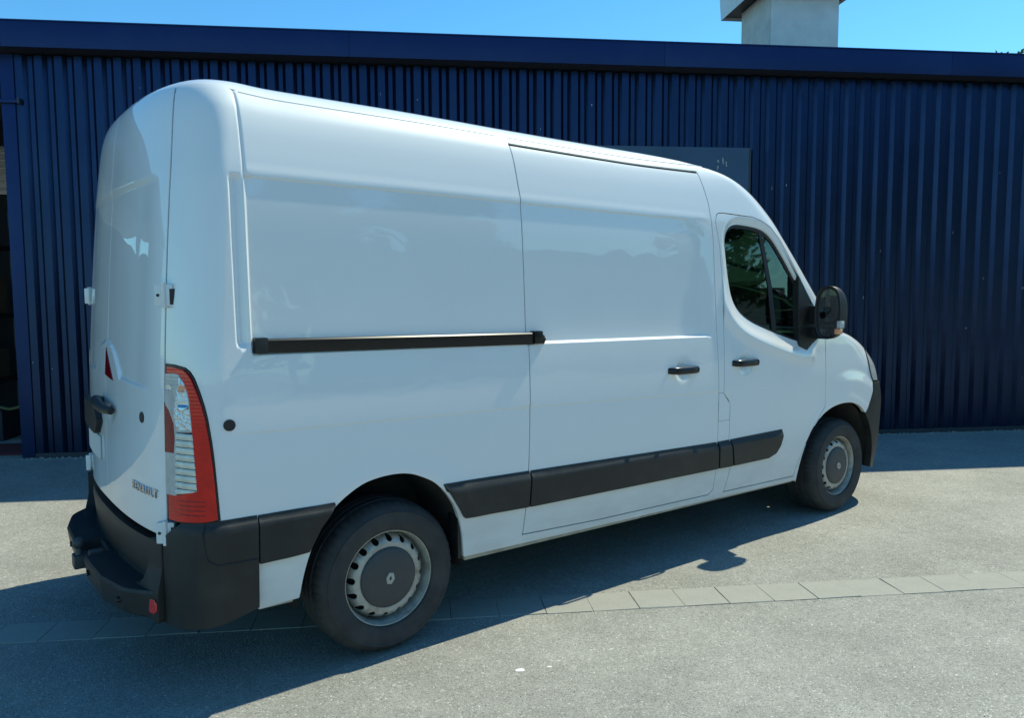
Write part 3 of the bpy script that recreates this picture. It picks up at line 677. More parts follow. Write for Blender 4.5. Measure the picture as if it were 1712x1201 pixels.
strip([(2.370, top(2.37)), (2.915, top(2.92)), (2.905, .65), (2.885, .60), (2.84, .555), (2.76, .533), (2.402, .533)], cab_r)

# sliding-door rail
xs = np.linspace(-.580, .800, 40)
def rail_ring(x):
    z = np.interp(x, [-.58, .80], [1.416, 1.393]); h = np.interp(x, [-.58, .80], [.027, .030]); y = float(base('side', np.array([x]), np.array([zb(x, z)]))[0, 1])
    return [(x, y+.03, z-h), (x, y-.010, z-h), (x, y-.012, z-h*.6), (x, y-.012, z+h*.72), (x, y-.006, z+h*.95), (x, y+.03, z+h)]
bm = bmesh.new(); rows = [[bm.verts.new(p) for p in rail_ring(x)] for x in xs]
for A, B in zip(rows, rows[1:]):
    for k in range(6): bm.faces.new((A[k], A[(k+1) % 6], B[(k+1) % 6], B[k]))
bm.faces.new(rows[0]); bm.faces.new(rows[-1][::-1]); rail = bm_obj('door_rail', bm, M_GLOSS, side_r, angle=.5)
box('rail_end_cap', (-.586, -1.018, 1.386), (-.535, -.985, 1.447), M_PLAST, rail, .004)
bm = bmesh.new(); add_box(bm, (.792, -1.030, 1.365), (.845, -.985, 1.430), .010); add_tube(bm, [(.845, -1.02, 1.40), (.862, -1.012, 1.385), (.858, -1.005, 1.368)], .012, 8)
bm_obj('roller_arm', bm, M_GLOSS, sdoor, angle=.8)

# ------------------------------------------------------------------ mirrors
def mirror(s):
    mr = bpy.data.objects.new('door_mirror', None); C.objects.link(mr); mr.parent = van; mr.location = (0, 0, 0)
    bm = bmesh.new(); n = 18; rows = []
    # housing: rounded shell lofted front to back (x), open side faces the rear
    for i in range(9):
        t = i/8; x = 3.165+.165*t; k = (1-.0*t)*math.sqrt(max(0, 1-(t*.93)**2.6)); cy = s*1.165; cz = 1.478
        ring = []
        for j in range(28):
            a = 2*math.pi*j/28; ca, sa = math.cos(a), math.sin(a)
            yy = (.080)*math.copysign(abs(ca)**.72, ca)*k; zz = .176*math.copysign(abs(sa)**.78, sa)*k
            ring.append(bm.verts.new((x+.020*(yy/.080)*1, cy+s*yy, cz+zz)))
        rows.append(ring)
    for A, B in zip(rows, rows[1:]):
        for k in range(28): bm.faces.new((A[k], A[(k+1) % 28], B[(k+1) % 28], B[k]))
    bm.faces.new(rows[-1])
    # rim turned inward towards the glass
    inner = [bm.verts.new(((v.co.x+.012), s*1.165+(v.co.y-s*1.165)*.90, 1.478+(v.co.z-1.478)*.93)) for v in rows[0]]
    for k in range(28): bm.faces.new((rows[0][(k+1) % 28], rows[0][k], inner[k], inner[(k+1) % 28]))
    bm_obj('mirror_housing', bm, M_PLAST, mr, angle=.7)
    for nm, z0, z1 in (('mirror_glass', 1.415, 1.632), ('wide_angle_glass', 1.322, 1.402)):
        bm = bmesh.new(); vs = []
        pts = chaikin([(-.066, z0), (.066, z0), (.064 if z1 < 1.6 else .054, z1), (-.064 if z1 < 1.6 else -.056, z1)], 2)
        for y, z in pts: vs.append(bm.verts.new((3.181+.020*y/.080, s*(1.165+y), z)))
        f = bm.faces.new(vs); bmesh.ops.extrude_face_region(bm, geom=[f])
        bm_obj(nm, bm, M_MIRROR, mr)
    bm = bmesh.new(); bm.faces.new([bm.verts.new((3.186+.020*y/.080, s*(1.165+y*.93), 1.478+z*.93)) for y, z in [(.080*math.copysign(abs(math.cos(a))**.72, math.cos(a)), .178*math.copysign(abs(math.sin(a))**.78, math.sin(a))) for a in np.linspace(0, 2*math.pi, 29)[:-1]]])
    bm_obj('mirror_backing', bm, M_RUB, mr)
    # indicator on the outer lower edge
    bm = bmesh.new(); add_box(bm, (3.182, 1.222 if s > 0 else -1.247, 1.375), (3.240, 1.247 if s > 0 else -1.222, 1.425), .010); bm_obj('indicator', bm, M_CLEAR, mr, angle=.8)
    bm = bmesh.new(); add_box(bm, (3.180, 1.208 if s > 0 else -1.236, 1.335), (3.240, 1.236 if s > 0 else -1.208, 1.374), .008); bm_obj('indicator', bm, M_ORANGE, mr, angle=.8)
    # two stub arms to the sail
    for z0, z1 in ((1.40, 1.52), (1.30, 1.375)):
        bm = bmesh.new(); rows = []
        for t in np.linspace(0, 1, 6):
            y = s*(1.00+.125*t); h0 = z0+(.01*t if z0 > 1.35 else -.03*(1-t)*0); ww = .05-.012*t; xc = 3.262-.022*t
            rows.append([bm.verts.new(p) for p in ((xc-ww, y, z0), (xc+ww, y, z0), (xc+ww, y, z1), (xc-ww, y, z1))])
        for A, B in zip(rows, rows[1:]):
            for k in range(4): bm.faces.new((A[k], A[(k+1) % 4], B[(k+1) % 4], B[k]))
        bm_obj('mirror_arm', bm, M_PLAST, mr, angle=.6)
    return mr
mirror(-1); mirror(1)

# ------------------------------------------------------------------ rear bumper
bmp = bpy.data.objects.new('rear_bumper', None); C.objects.link(bmp); bmp.parent = van
def bump_disp(P):
    x, y, z = P.T; zt = .748
    return .004+.020*sst((zt-z+.004)/.045)
def post_disp(P): return .028+.022*sst((.56-P[:, 2])/.13)
for s in (-1, 1):
    # side wrap from the strip joint round the corner
    c_end = .3*(math.pi/2)+.113
    poly = [(.262, .312), (.34, .312), (.45, .335), (c_end, .372), (c_end, .742), (.456, .742), (.40, .738), (.318, .731), (.262, .66)]
    cor = panel('bumper_side', 'corner', poly, M_PLAST, bmp, s=s, disp=bump_disp, flange=.05, step=.02)
    # post beside the step, and its sloping inner shoulder
    post = [(.170, .335), (.2585, .318), (.2585, .640), (.216, .640), (.212, .56), (.200, .47), (.186, .445), (.170, .437)]
    ps = panel('bumper_post', 'corner', post, M_PLAST, bmp, s=s, flange=.10, step=.015, disp=post_disp)
    panel('rear_reflector', 'corner', chaikin([(.225, .352), (.2575, .357), (.2575, .412), (.225, .404)], 1), M_REFL, ps, s=s, flange=.004, step=.02, disp=lambda P: post_disp(P)+.006)
    if s < 0:
        arc = [(.40, .735), (.402, .66), (.41, .60), (.44, .575), (c_end, .572)]
        ln = base('corner', np.array([a for a, _ in arc]), np.array([b for _, b in arc]), -1)
        g = resample_ = []
        for i in range(len(arc)-1):
            for t in np.linspace(0, 1, 6)[:-1]: g.append((arc[i][0]*(1-t)+arc[i+1][0]*t, arc[i][1]*(1-t)+arc[i+1][1]*t))
        g.append(arc[-1]); fnb = surf('corner', -1, bump_disp, .0005)
        PP = fnb(np.array([a for a, _ in g]), np.array([b for _, b in g]))
        tube('bumper_joint', [tuple(p) for p in PP], .0035, M_RUB, cor, 6)
# valance under the doors
def arcx(y, x0, k): return x0+k*(abs(y)/.8)**2.6
bm = bmesh.new(); rows = []
ys = np.linspace(-.80, .80, 49)
prof = [(-.93, .640), (-.962, .636), (-.968, .600), (-.955, .47), (-.957, .455)]
for y in ys: rows.append([bm.verts.new((arcx(y, px, .085), y, pz-.012)) for px, pz in prof])
for A, B in zip(rows, rows[1:]):
    for k in range(len(prof)-1): bm.faces.new((A[k], A[k+1], B[k+1], B[k]))
bm_obj('bumper_valance', bm, M_PLAST, bmp, angle=.7)
# step: plan outline and thickness; notch for the tow ball
def step_x(y):
    return float(np.interp(y, [-.80, -.70, -.655, -.45, 0, .45, .655, .70, .80], [-.925, -1.005, -1.032, -1.078, -1.092, -1.078, -1.032, -1.005, -.925]))
bm = bmesh.new(); rows = []
ysn = sorted(list(np.linspace(-.79, .79, 66))+[-.132, -.128, .098, .102])
for y in ysn:
    xo = step_x(y)
    if -.13 < y < .10: xo = -.985
    e = .008; zt = .445
    rows.append([bm.verts.new((arcx(y, -.955, .10) if abs(y) < .8 else -.86, y, zt)), bm.verts.new((xo+e, y, zt+.004)), bm.verts.new((xo, y, zt-e)), bm.verts.new((xo+.012, y, .345)), bm.verts.new((xo+.05, y, .325)), bm.verts.new((-.80, y, .325))])
for A, B in zip(rows, rows[1:]):
    for k in range(5): bm.faces.new((A[k], A[k+1], B[k+1], B[k]))
bm.faces.new(rows[0]); bm.faces.new(rows[-1][::-1]); bm_obj('bumper_step', bm, M_PLAST, bmp, angle=.5)
for y in (-.20, -.62, .30, .66):
    bm = bmesh.new(); x = step_x(y)+.006; sl = (step_x(y+.02)-step_x(y-.02))/.04
    add_tube(bm, [(x+.004, y, .392), (x-.010, y+.010*sl*0, .392)], .013, 14); bm_obj('parking_sensor', bm, M_GLOSS, bmp, angle=.8)
# tow ball
tb = bpy.data.objects.new('tow_bar', None); C.objects.link(tb); tb.parent = van
bm = bmesh.new(); bmesh.ops.create_uvsphere(bm, u_segments=20, v_segments=14, radius=.028, matrix=Matrix.Translation((-1.088, -.005, .478))); bm_obj('tow_ball', bm, M_CAP, tb, smooth=True)
bm = bmesh.new(); add_tube(bm, [(-1.088, -.005, .46), (-1.088, -.005, .43), (-1.086, -.005, .42)], [.015, .016, .026], 14); add_box(bm, (-1.115, -.045, .365), (-1.05, .035, .425), .008); add_tube(bm, [(-1.10, -.005, .385), (-1.02, -.005, .375), (-.90, -.005, .36)], [.026, .026, .03], 10); bm_obj('tow_neck', bm, M_CAP, tb, angle=.7)
box('tow_socket', (-1.06, -.105, .40), (-1.0, -.06, .455), M_CAP, tb, .006)

# ------------------------------------------------------------------ wheels
def rim_y(r):
    return np.interp(r, [.125, .139, .150, .168, .183, .193, .2010], [.952, .955, .957, .953, .938, .908, .880])
def make_wheel(cx, s, cy, steer=0.0):
    wh = bpy.data.objects.new('wheel', None); C.objects.link(wh); wh.parent = van; wh.location = (cx, s*cy, .345-.0)
    if steer: wh.rotation_euler = (0, 0, steer)
    R = .345
    prof = [(.213, -.010), (.222, -.024), (.245, -.030), (.270, -.034), (.292, -.031), (.296, -.0335), (.302, -.0335), (.304, -.029), (.318, -.020), (.331, -.006), (.339, .010), (.3435, .024),
            (.3435, .050), (.336, .052), (.336, .058), (.345, .060), (.3455, .092), (.337, .094), (.337, .102), (.3455, .104), (.3455, .136), (.337, .138), (.337, .146), (.345, .148), (.3435, .172), (.3435, .196), (.331, .216), (.29, .240), (.22, .235), (.213, .222)]
    def mod(i, k):
        if i in (10, 11, 12) or i in (24, 25): return -.0055 if (k % 3) == 0 else 0
        if i in (8, 9): return -.004 if (k % 3) == 0 else 0
        return 0
    ty = revolve('tyre', [(r, -s*y) for r, y in prof], M_TYRE, wh, (0, 0, 0), 168, mod, .45)
    rim = revolve('rim', [(r, -s*(y)) for r, y in [(.2165, -.004), (.2185, -.010), (.2175, -.014), (.212, -.013), (.208, .000), (.203, .012), (.2015, .03), (.199, .045), (.196, .09), (.196, .20), (.21, .215)]], M_RIM, wh, (0, 0, 0), 96)
    # wheel disc with ventilation holes
    out = [(.2005*math.cos(t), .2005*math.sin(t)) for t in np.linspace(0, 2*math.pi, 97)[:-1]]
    hl = [[(.128*math.cos(t), .128*math.sin(t)) for t in np.linspace(0, 2*math.pi, 65)[:-1]]]
    for k in range(16):
        a = 2*math.pi*(k+.35)/16; hx, hz = .1775*math.cos(a), .1775*math.sin(a)
        hl.append([(hx+.0175*math.cos(t)*math.cos(a)-.0165*math.sin(t)*math.sin(a), hz+.0175*math.cos(t)*math.sin(a)+.0165*math.sin(t)*math.cos(a)) for t in np.linspace(0, 2*math.pi, 17)[:-1]])
    def fn(a, b):
        r = np.hypot(a, b); return np.stack([a, s*(rim_y(r)-.954), b], -1)
    # orientation: outward is +s*y
    fn2 = fn
    o = panel('wheel_disc', None, out, M_RIM, wh, holes=hl, fn=fn2, step=.011, flange=.006, edge=.008)
    me = o.data
    bk = revolve('brake_drum', [(.001, -s*-.0-s*.06), (.19, -s*.06), (.19, -s*.2)], M_DARK, wh, (0, 0, 0), 40)
    cap = revolve('hub_cap', [(.0005, s*.018), (.05, s*.0175), (.10, s*.015), (.128, s*.010), (.1365, s*.005), (.1385, -s*.006)], M_CAP, wh, (0, 0, 0), 64, angle=.9)
    # diamond emblem
    bm = bmesh.new(); o1 = [(-.013, .027), (.013, .027), (.026, 0), (.013, -.027), (-.013, -.027), (-.026, 0)]; i1 = [(0, .010), (.007, 0), (0, -.010), (-.007, 0)]
    o1 = [(a*.85, b*.95) for a, b in o1]
    i1 = [(-.003, .009), (.003, .009), (.0065, 0), (.003, -.009), (-.003, -.009), (-.0065, 0)]
    lay = []
    for yy, sc in ((.016, 1.04), (.024, .96)):
        lay.append(([bm.verts.new((a*sc, s*yy, b*sc)) for a, b in o1], [bm.verts.new((a, s*yy, b)) for a, b in i1]))
    for k in range(6):
        j = (k+1) % 6
        bm.faces.new((lay[0][0][k], lay[0][0][j], lay[1][0][j], lay[1][0][k])); bm.faces.new((lay[0][1][k], lay[0][1][j], lay[1][1][j], lay[1][1][k]))
        bm.faces.new((lay[1][0][k], lay[1][0][j], lay[1][1][j], lay[1][1][k]))
    bm_obj('emblem', bm, M_CHROME, cap)
    return wh
make_wheel(0, -1, .954); make_wheel(3.682, -1, .960); make_wheel(0, 1, .954); make_wheel(3.682, 1, .960)
for w in [o for o in van.children if o.name.startswith('wheel')]:
    if w.location.y < 0: w.rotation_euler.y = .22 if w.location.x < 1 else -.6
# wheel arch liners
def liner(pts, s, y0=.975, y1=.60):
    c = np.mean(pts, 0); bm = bmesh.new(); P = [Vector(((p[0]-c[0])*1.005+c[0], 0, p[1]+.004)) for p in pts]
    A = [bm.verts.new((p.x, s*y0, p.z)) for p in P]; B = [bm.verts.new((p.x, s*y1, p.z)) for p in P]
    for i in range(len(P)-1): bm.faces.new((A[i], A[i+1], B[i+1], B[i]))
    bm.faces.new(B); bm_obj('arch_liner', bm, M_LINER, van, angle=.7)
liner(ARCH_R, -1, .965); liner(ARCH_F, -1, .965); liner(ARCH_R, 1, .965); liner(ARCH_F, 1, .965)
# mud flap edge seen at the front of the rear arch
bm = bmesh.new(); add_box(bm, (.355, -.985, .36), (.372, -.90, .60), .004); bm_obj('arch_flap', bm, M_PLAST, van, angle=.7)

# ------------------------------------------------------------------ inside and underneath
def loft_x(name, secs, m):
    bm = bmesh.new(); rows = [[bm.verts.new((x, y, z)) for y, z in sec] for x, sec in secs]; n = len(rows[0])
    for A, B in zip(rows, rows[1:]):
        for k in range(n): bm.faces.new((A[k], A[(k+1) % n], B[(k+1) % n], B[k]))
    bm.faces.new(rows[0]); bm.faces.new(rows[-1][::-1]); return bm_obj(name, bm, m, van)
def sec(x, zs):
    return [(-(float(Wz(z+.011*x))-.075), z) for z in zs]+[((float(Wz(z+.011*x))-.075), z) for z in zs[::-1]]
loft_x('inner_shell', [(x, sec(x, [.86, 1.2, 1.6, 2.0, 2.25, 2.34])) for x in (-.70, .3, 1.3, 2.20)], M_DARK)  # unseen dark shell, added to stop light and views through panel gaps
loft_x('load_floor', [(x, [(-.58, .42), (-.58, .85), (.58, .85), (.58, .42)]) for x in (-.85, 2.2)], M_DARK)
bm = bmesh.new()
for s in (-1, 1):
    yy = sorted((s*.59, s*.945)); add_box(bm, (.40, yy[0], .395), (3.10, yy[1], .85)); 
    yy = sorted((s*.59, s*.90)); add_box(bm, (-.70, yy[0], .40), (-.45, yy[1], .85))
bm_obj('sill_box', bm, M_DARK, van)
bm = bmesh.new(); add_box(bm, (2.21, -.59, .42), (3.1, .59, .95)); add_box(bm, (3.1, -.58, .40), (4.3, .58, 1.12)); bm_obj('engine_bay', bm, M_DARK, van)
M_DUST = mat('dusty_sill', (.36, .33, .26), .85, var=.2, vscale=8, dark=(.12, .10, .08), dscale=9, damt=.7)
for s_ in (-1, 1):
    bm = bmesh.new(); ya, yb_ = sorted((s_*.93, s_*.972))
    for xa, xb in ((.40, 3.10), (-.59, -.45)):
        vs = add_box(bm, (xa, ya, .0), (xb, yb_, .03), .004)
        for v in vs: v.co.z += .344-.0105*v.co.x
    bm_obj('sill_flange', bm, M_DUST, van, angle=.6)
bm = bmesh.new(); add_box(bm, (2.65, -.93, .345), (3.0, -.80, .40), .01); bm_obj('sill_bracket', bm, M_METAL2, van, angle=.6)
bm = bmesh.new(); add_tube(bm, [(0, -.80, .33), (0, .80, .33)], .05, 12); bm_obj('rear_axle', bm, M_DARK, van)
# cab interior
bm = bmesh.new(); add_box(bm, (3.10, -.86, .95), (3.46, .86, 1.33), .04); add_box(bm, (3.05, -.80, 1.20), (3.15, -.28, 1.37), .04); bm_obj('dashboard', bm, M_DASH, van, angle=.7)
for s, y0, y1 in ((-1, -.80, -.32), (1, .0, .80)):
    st = bpy.data.objects.new('cab_seat', None); C.objects.link(st); st.parent = van
    box('seat_cushion', (2.42, y0, .95), (2.90, y1, 1.08), M_TANIN, st, .03)
    Mb = Matrix.Translation((2.42, 0, 1.0)) @ Matrix.Rotation(-.12, 4, 'Y')
    box('seat_back', (-.06, y0, 0), (.06, y1, .56), M_TANIN, st, .04, Mb)
    for yc in ([(y0+y1)/2] if s < 0 else [.2, .6]):
        box('head_rest', (-.045, yc-.12, .60), (.045, yc+.12, .78), M_TANIN, st, .035, Mb)
bm = bmesh.new(); ctr = Vector((2.98, -.55, 1.26)); ax = Matrix.Rotation(-1.1, 3, 'Y')
pts = [ctr+ax @ Vector((.19*math.cos(t), .19*math.sin(t), 0)) for t in np.linspace(0, 2*math.pi, 33)]
add_tube(bm, pts, .014, 8); add_tube(bm, [ctr+ax @ Vector((-.18, 0, 0)), ctr+ax @ Vector((.18, 0, 0))], .018, 6); add_tube(bm, [ctr, ctr+ax @ Vector((0, 0, -.2))], .03, 8)
bm_obj('steering_wheel', bm, M_DASH, van, angle=.8)
box('paper_sheet', (3.18, -.60, 1.335), (3.30, -.35, 1.345), M_PALE, van)
bm = bmesh.new(); add_box(bm, (2.97, -.66, 1.155), (3.05, -.62, 1.185), .006); bm_obj('column_stalk', bm, M_PALE, van)
box('headlining', (2.22, -.82, 2.16), (2.80, .82, 2.19), M_TANIN, van)

# ================================================================== setting
wd = Vector((math.cos(-.5284), math.sin(-.5284), 0)); wn = Vector((-wd.y, wd.x, 0)); OFF = 3.95
WM = Matrix(((wd.x, wn.x, 0, wn.x*OFF), (wd.y, wn.y, 0, wn.y*OFF), (0, 0, 1, 0), (0, 0, 0, 1)))     # (along wall, behind wall, up) -> world
def wobj(o): o.matrix_world = WM; return o
def frame(name, label, cat, group=None):
    e = empty(name, (0, 0, 0), label, cat, group); e.matrix_world = WM; return e
def wbox(name, a, b, m, parent=None, bev=0):
    bm = bmesh.new(); add_box(bm, a, b, bev); o = bm_obj(name, bm, m, None, angle=.6)
    if parent is not None: o.parent = parent
    else: o.matrix_world = WM
    return o
# ground in two sheets with the paver channel between
def sheet(name, a, b, z, m):
    o = mesh(name, [(a[0], a[1], z), (b[0], a[1], z), (b[0], b[1], z), (a[0], b[1], z)], [(0, 1, 2, 3)], m); o.matrix_world = WM; return o
N0, N1 = -4.468, -4.236
g1 = sheet('ground', (-400, -600), (400, N0), 0, M_ASPH); g1['kind'] = 'structure'
g2 = sheet('forecourt', (-400, N1), (400, 400), 0, M_ASPH2); g2['kind'] = 'structure'
ch = mesh('paver_channel', [(-400, N0, 0), (-400, N0, -.05), (-400, N1, -.05), (-400, N1, 0), (400, N0, 0), (400, N0, -.05), (400, N1, -.05), (400, N1, 0)], [(0, 1, 5, 4), (1, 2, 6, 5), (2, 3, 7, 6)], M_JOINT); ch.matrix_world = WM; ch['kind'] = 'structure'
pv_me = []
for k in range(5):
    bm = bmesh.new(); add_box(bm, (-.1194, -.1135, -.05), (.1194, .1135, .0020), .003)
    for v in bm.verts: v.co += Vector((random.uniform(-.002, .002), random.uniform(-.003, .003), random.uniform(-.0012, .0012)))
    me = bpy.data.meshes.new('paver'); bmesh.ops.recalc_face_normals(bm, faces=bm.faces); bm.to_mesh(me); bm.free(); me.materials.append(M_PAVER); pv_me.append(me)
s0 = 1.739-.2415*40
for k in range(100):
    o = bpy.data.objects.new('paver', random.choice(pv_me)); C.objects.link(o); o.parent = ch
    o.location = (s0+.2415*k+.12, (N0+N1)/2+random.uniform(-.003, .003), random.uniform(-.001, .003)); o.rotation_euler = (0, 0, random.uniform(-.008, .008)+(math.pi if random.random() < .5 else 0))

# ---- shed
shed = frame('shed', 'long navy blue shed of upright corrugated cladding behind the white van', 'shed')
PITCH = .1813
def clad_sheet(n, h):
    V = []; F = []; c = .038
    prof = [(0, -c), (.072, -c), (.106, 0), (.147, 0), (.1813, -c)]
    pts = []
    for k in range(n):
        for (a, d) in prof[:-1]: pts.append((k*PITCH+a, d))
    pts.append((n*PITCH, -c))
    for a, d in pts: V += [(a, d, 0), (a, d, h)]
    for i in range(len(pts)-1): F.append((2*i, 2*i+2, 2*i+3, 2*i+1))
    me = bpy.data.meshes.new('cladding_sheet'); me.from_pydata(V, [], F); me.update(); me.materials.append(M_CLAD); return me
HW = 3.935
me_c = clad_sheet(6, HW-.015)
s_start = 4.626-PITCH*43-.012
k = 0
for k in range(0, 22):
    s = s_start+k*6*PITCH
    if s > 24: break
    o = bpy.data.objects.new('cladding_sheet', me_c); C.objects.link(o); o.parent = shed; o.location = (s, 0, .015)
WL = s_start           # left end of the cladding beside the doorway
wbox('corner_trim', (WL-.125, -.052, .015), (WL-.001, .06, HW), M_FASCIA, shed, .004)
wbox('base_flashing', (WL-.12, -.047, .0), (24, .03, .05), M_TRIM, shed)
wbox('wall_lining', (WL-.1, .035, 0), (24, .10, HW), M_TRIM, shed)
DL = -6.6
me_d = clad_sheet(6, HW-.015)
for k in range(8):
    o = bpy.data.objects.new('cladding_sheet', me_d); C.objects.link(o); o.parent = shed; o.location = (DL-(k+1)*6*PITCH, 0, .015)
me_e = clad_sheet(6, HW-3.50)
for k in range(3):
    o = bpy.data.objects.new('cladding_sheet', me_e); C.objects.link(o); o.parent = shed; o.location = (WL-.126-(k+1)*6*PITCH, 0, 3.50)
wbox('door_track', (DL-.5, -.085, 3.470), (WL+.05, -.045, 3.505), M_FASCIA, shed, .004)
wbox('track_stop', (WL+.035, -.095, 3.462), (WL+.055, -.040, 3.514), M_TRIM, shed)
OH = .22
fz0, fz1 = 3.950, 4.188
for k in range(13):
    a = -16+k*3.2
    wbox('fascia_board', (a+.0012, -OH-.012, fz0), (a+3.2-.0012, -OH+.01, fz1), M_FASCIA, shed, .003)
wbox('roof_edge', (-16, -OH-.020, fz1), (25.6, .3, fz1+.012), M_FASCIA, shed)
wbox('soffit', (-16, -OH+.012, fz0+.004), (25.6, .10, fz0+.02), M_SOFFIT, shed)
wbox('roof', (-16, .0, fz1-.12), (25.6, 14, fz1-.06), M_ROOFB, shed)
wbox('rear_wall', (-2.6, 13.7, 0), (25.6, 13.8, fz1-.12), M_CONC, shed)
wbox('end_wall', (25.4, .1, 0), (25.6, 13.7, fz1-.12), M_CONC, shed)
wbox('partition_wall', (WL-.02, .14, 0), (WL+.06, 13.6, fz1-.14), M_CONC, shed)
# room seen through the doorway: back wall with a slatted window
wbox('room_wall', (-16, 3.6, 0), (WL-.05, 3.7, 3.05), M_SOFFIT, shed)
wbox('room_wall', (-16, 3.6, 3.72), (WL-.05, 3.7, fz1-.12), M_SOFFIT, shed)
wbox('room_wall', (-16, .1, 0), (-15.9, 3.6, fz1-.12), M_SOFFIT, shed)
for k in range(6):
    wbox('window_slat', (-7.5, 3.60, 3.10+.105*k), (WL-.1, 3.66, 3.145+.105*k), M_METAL, shed)
wbox('window_post', (-5.35, 3.57, 3.05), (-5.28, 3.60, 3.72), M_TRIM, shed)
# flat door panel on the wall behind the van
wp = frame('flat_door', 'flat blue-grey sheet door fixed on the corrugated wall behind the van roof, with pale scratch marks', 'door')
wbox('door_leaf', (2.30, -.092, .03), (4.190, -.050, 3.165), M_BOARD, wp, .004)
wbox('door_edge', (4.192, -.088, .03), (4.215, -.045, 3.16), M_TRIM, wp)
for (s, z, ls, lz) in ((3.90, 3.03, .008, .10), (3.935, 2.99, .012, .06), (3.845, 3.02, .02, .03), (3.84, 2.95, .014, .05)):
    V = []
    bm = bmesh.new(); pts = [(s+random.uniform(-.008, .008)+ls*math.cos(a)*.5, z+lz*math.sin(a)*.5) for a in np.linspace(0, 6.28, 9)[:-1]]
    bm.faces.new([bm.verts.new((a, -.0935, b)) for a, b in pts]); o = bm_obj('chalk_mark', bm, M_CHALK, wp)
# ---- flue box on the roof
ch_ = frame('roof_vent', 'pale sheet-metal ventilation box with a wide hood standing on the shed roof', 'roof vent')
a0, a1, b0, b1 = 4.915, 5.775, 1.0, 1.86
wbox('vent_front', (a0, b0, 4.05), (a1, b0+.02, 5.27), M_METAL, ch_, .003)
wbox('vent_side', (a0-.004, b0+.021, 4.05), (a0+.02, b1, 5.27), M_METAL2, ch_)
wbox('vent_side', (a1-.02, b0+.021, 4.05), (a1+.004, b1, 5.27), M_METAL2, ch_)
wbox('vent_back', (a0, b1, 4.05), (a1, b1+.02, 5.27), M_METAL2, ch_)
wbox('base_angle', (a0-.03, b0-.03, 4.05), (a1+.03, b0-.001, 4.20), M_METAL2, ch_)
bm = bmesh.new()
hz0, hz1 = 5.24, 5.62; oa = .205; ob = .22
h0, h1, k0, k1 = a0-oa, a1+oa, b0-ob, b1+ob
lo_ = [bm.verts.new(p) for p in ((h0, k0, hz0), (h1, k0, hz0), (h1, k1, hz0), (h0, k1, hz0))]
hi_ = [bm.verts.new(p) for p in ((h0-.02, k0-.02, hz1), (h1+.02, k0-.02, hz1), (h1+.02, k1+.02, hz1), (h0-.02, k1+.02, hz1))]
tp = bm.verts.new(((h0+h1)/2, (k0+k1)/2, hz1+.25))
for k in range(4): bm.faces.new((lo_[k], lo_[(k+1) % 4], hi_[(k+1) % 4], hi_[k])); bm.faces.new((hi_[k], hi_[(k+1) % 4], tp))
hd = bm_obj('vent_hood', bm, M_METAL, ch_)
bm = bmesh.new()
for k in range(5): add_box(bm, (h0+.01, k0+.02+k*.02*0, hz0+.04+.0*k), (h1-.01, k1-.02, hz0+.05))if k == 0 else None
bm_obj('hood_shade_sheet', bm, M_RUB, ch_)  # flat black sheet that paints in the shade beneath the hood

# ---- things just inside the doorway
rk = frame('storage_rack', 'dark storage rack with shelves just inside the open doorway at the left edge', 'rack')
for sx in (-6.2, -4.55):
    for ny in (1.9, 2.5): wbox('rack_post', (sx, ny, 0), (sx+.06, ny+.06, 2.7), M_TRIM, rk)
for z in (.55, 1.35, 2.2): wbox('shelf', (-6.25, 1.88, z), (-4.48, 2.58, z+.05), M_SOFFIT, rk)
bxm = mat('cardboard', (.16, .11, .07), .9)
for i, (s, z, w, h) in enumerate(((-4.95, .605, .38, .35), (-5.55, .605, .45, .5), (-4.85, 1.405, .30, .45), (-5.5, 1.405, .5, .3), (-4.95, 2.255, .35, .25))):
    lab = ['cardboard box on the lowest shelf nearest the doorway edge', 'wide cardboard box deeper on the lowest shelf', 'tall cardboard box on the middle shelf nearest the doorway edge', 'low wide cardboard box on the middle shelf', 'small cardboard box alone on the top shelf'][i]
    o = wbox('cardboard_box', (s, 1.98, z), (s+w, 2.4, z+h), bxm, None, .006); tag(o, lab, 'box', 'boxes on the storage rack')
pal = wbox('grey_crate', (-4.62, 1.0, .0), (-4.0, 1.5, .34), M_SOFFIT, None, .01); tag(pal, 'dark grey crate on the floor just inside the doorway', 'crate')
strap = tube('yellow_hose', [(WL-.9+.1*i, .9+.05*math.sin(i*1.3), .36+.012*i+.02*math.sin(i*2)) for i in range(8)], .018, mat('yellow_plastic', (.10, .10, .03), .5), None, 8); strap.matrix_world = WM
tag(strap, 'yellow hose lying over the crate inside the doorway', 'hose')
mt = wbox('door_mat', (-6.0, .15, .004), (WL-.2, .75, .018), mat('red_mat', (.12, .02, .025), .95), None); tag(mt, 'dull red mat on the floor of the open doorway', 'mat')

# ---- small things on the ground
def blob(name, s, n, r, m, label, cat, z=.0035, th=.003, asp=1):
    bm = bmesh.new(); k = 11; pts = []
    for i in range(k):
        a = 2*math.pi*i/k; q = r*random.uniform(.55, 1.1); pts.append((s+q*asp*math.cos(a), n+q*math.sin(a)))
    f = bm.faces.new([bm.verts.new((a, b, z)) for a, b in pts]); rr = bmesh.ops.extrude_face_region(bm, geom=[f])
    for v in rr['geom']:
        if isinstance(v, bmesh.types.BMVert): v.co.z += th
    o = bm_obj(name, bm, m); o.matrix_world = WM; tag(o, label, cat); return o
M_WPT = mat('white_paint_spot', (.75, .75, .72), .6)
def w2s(x, y): v = Vector((x, y, 0)); return v.dot(wd), v.dot(wn)-OFF
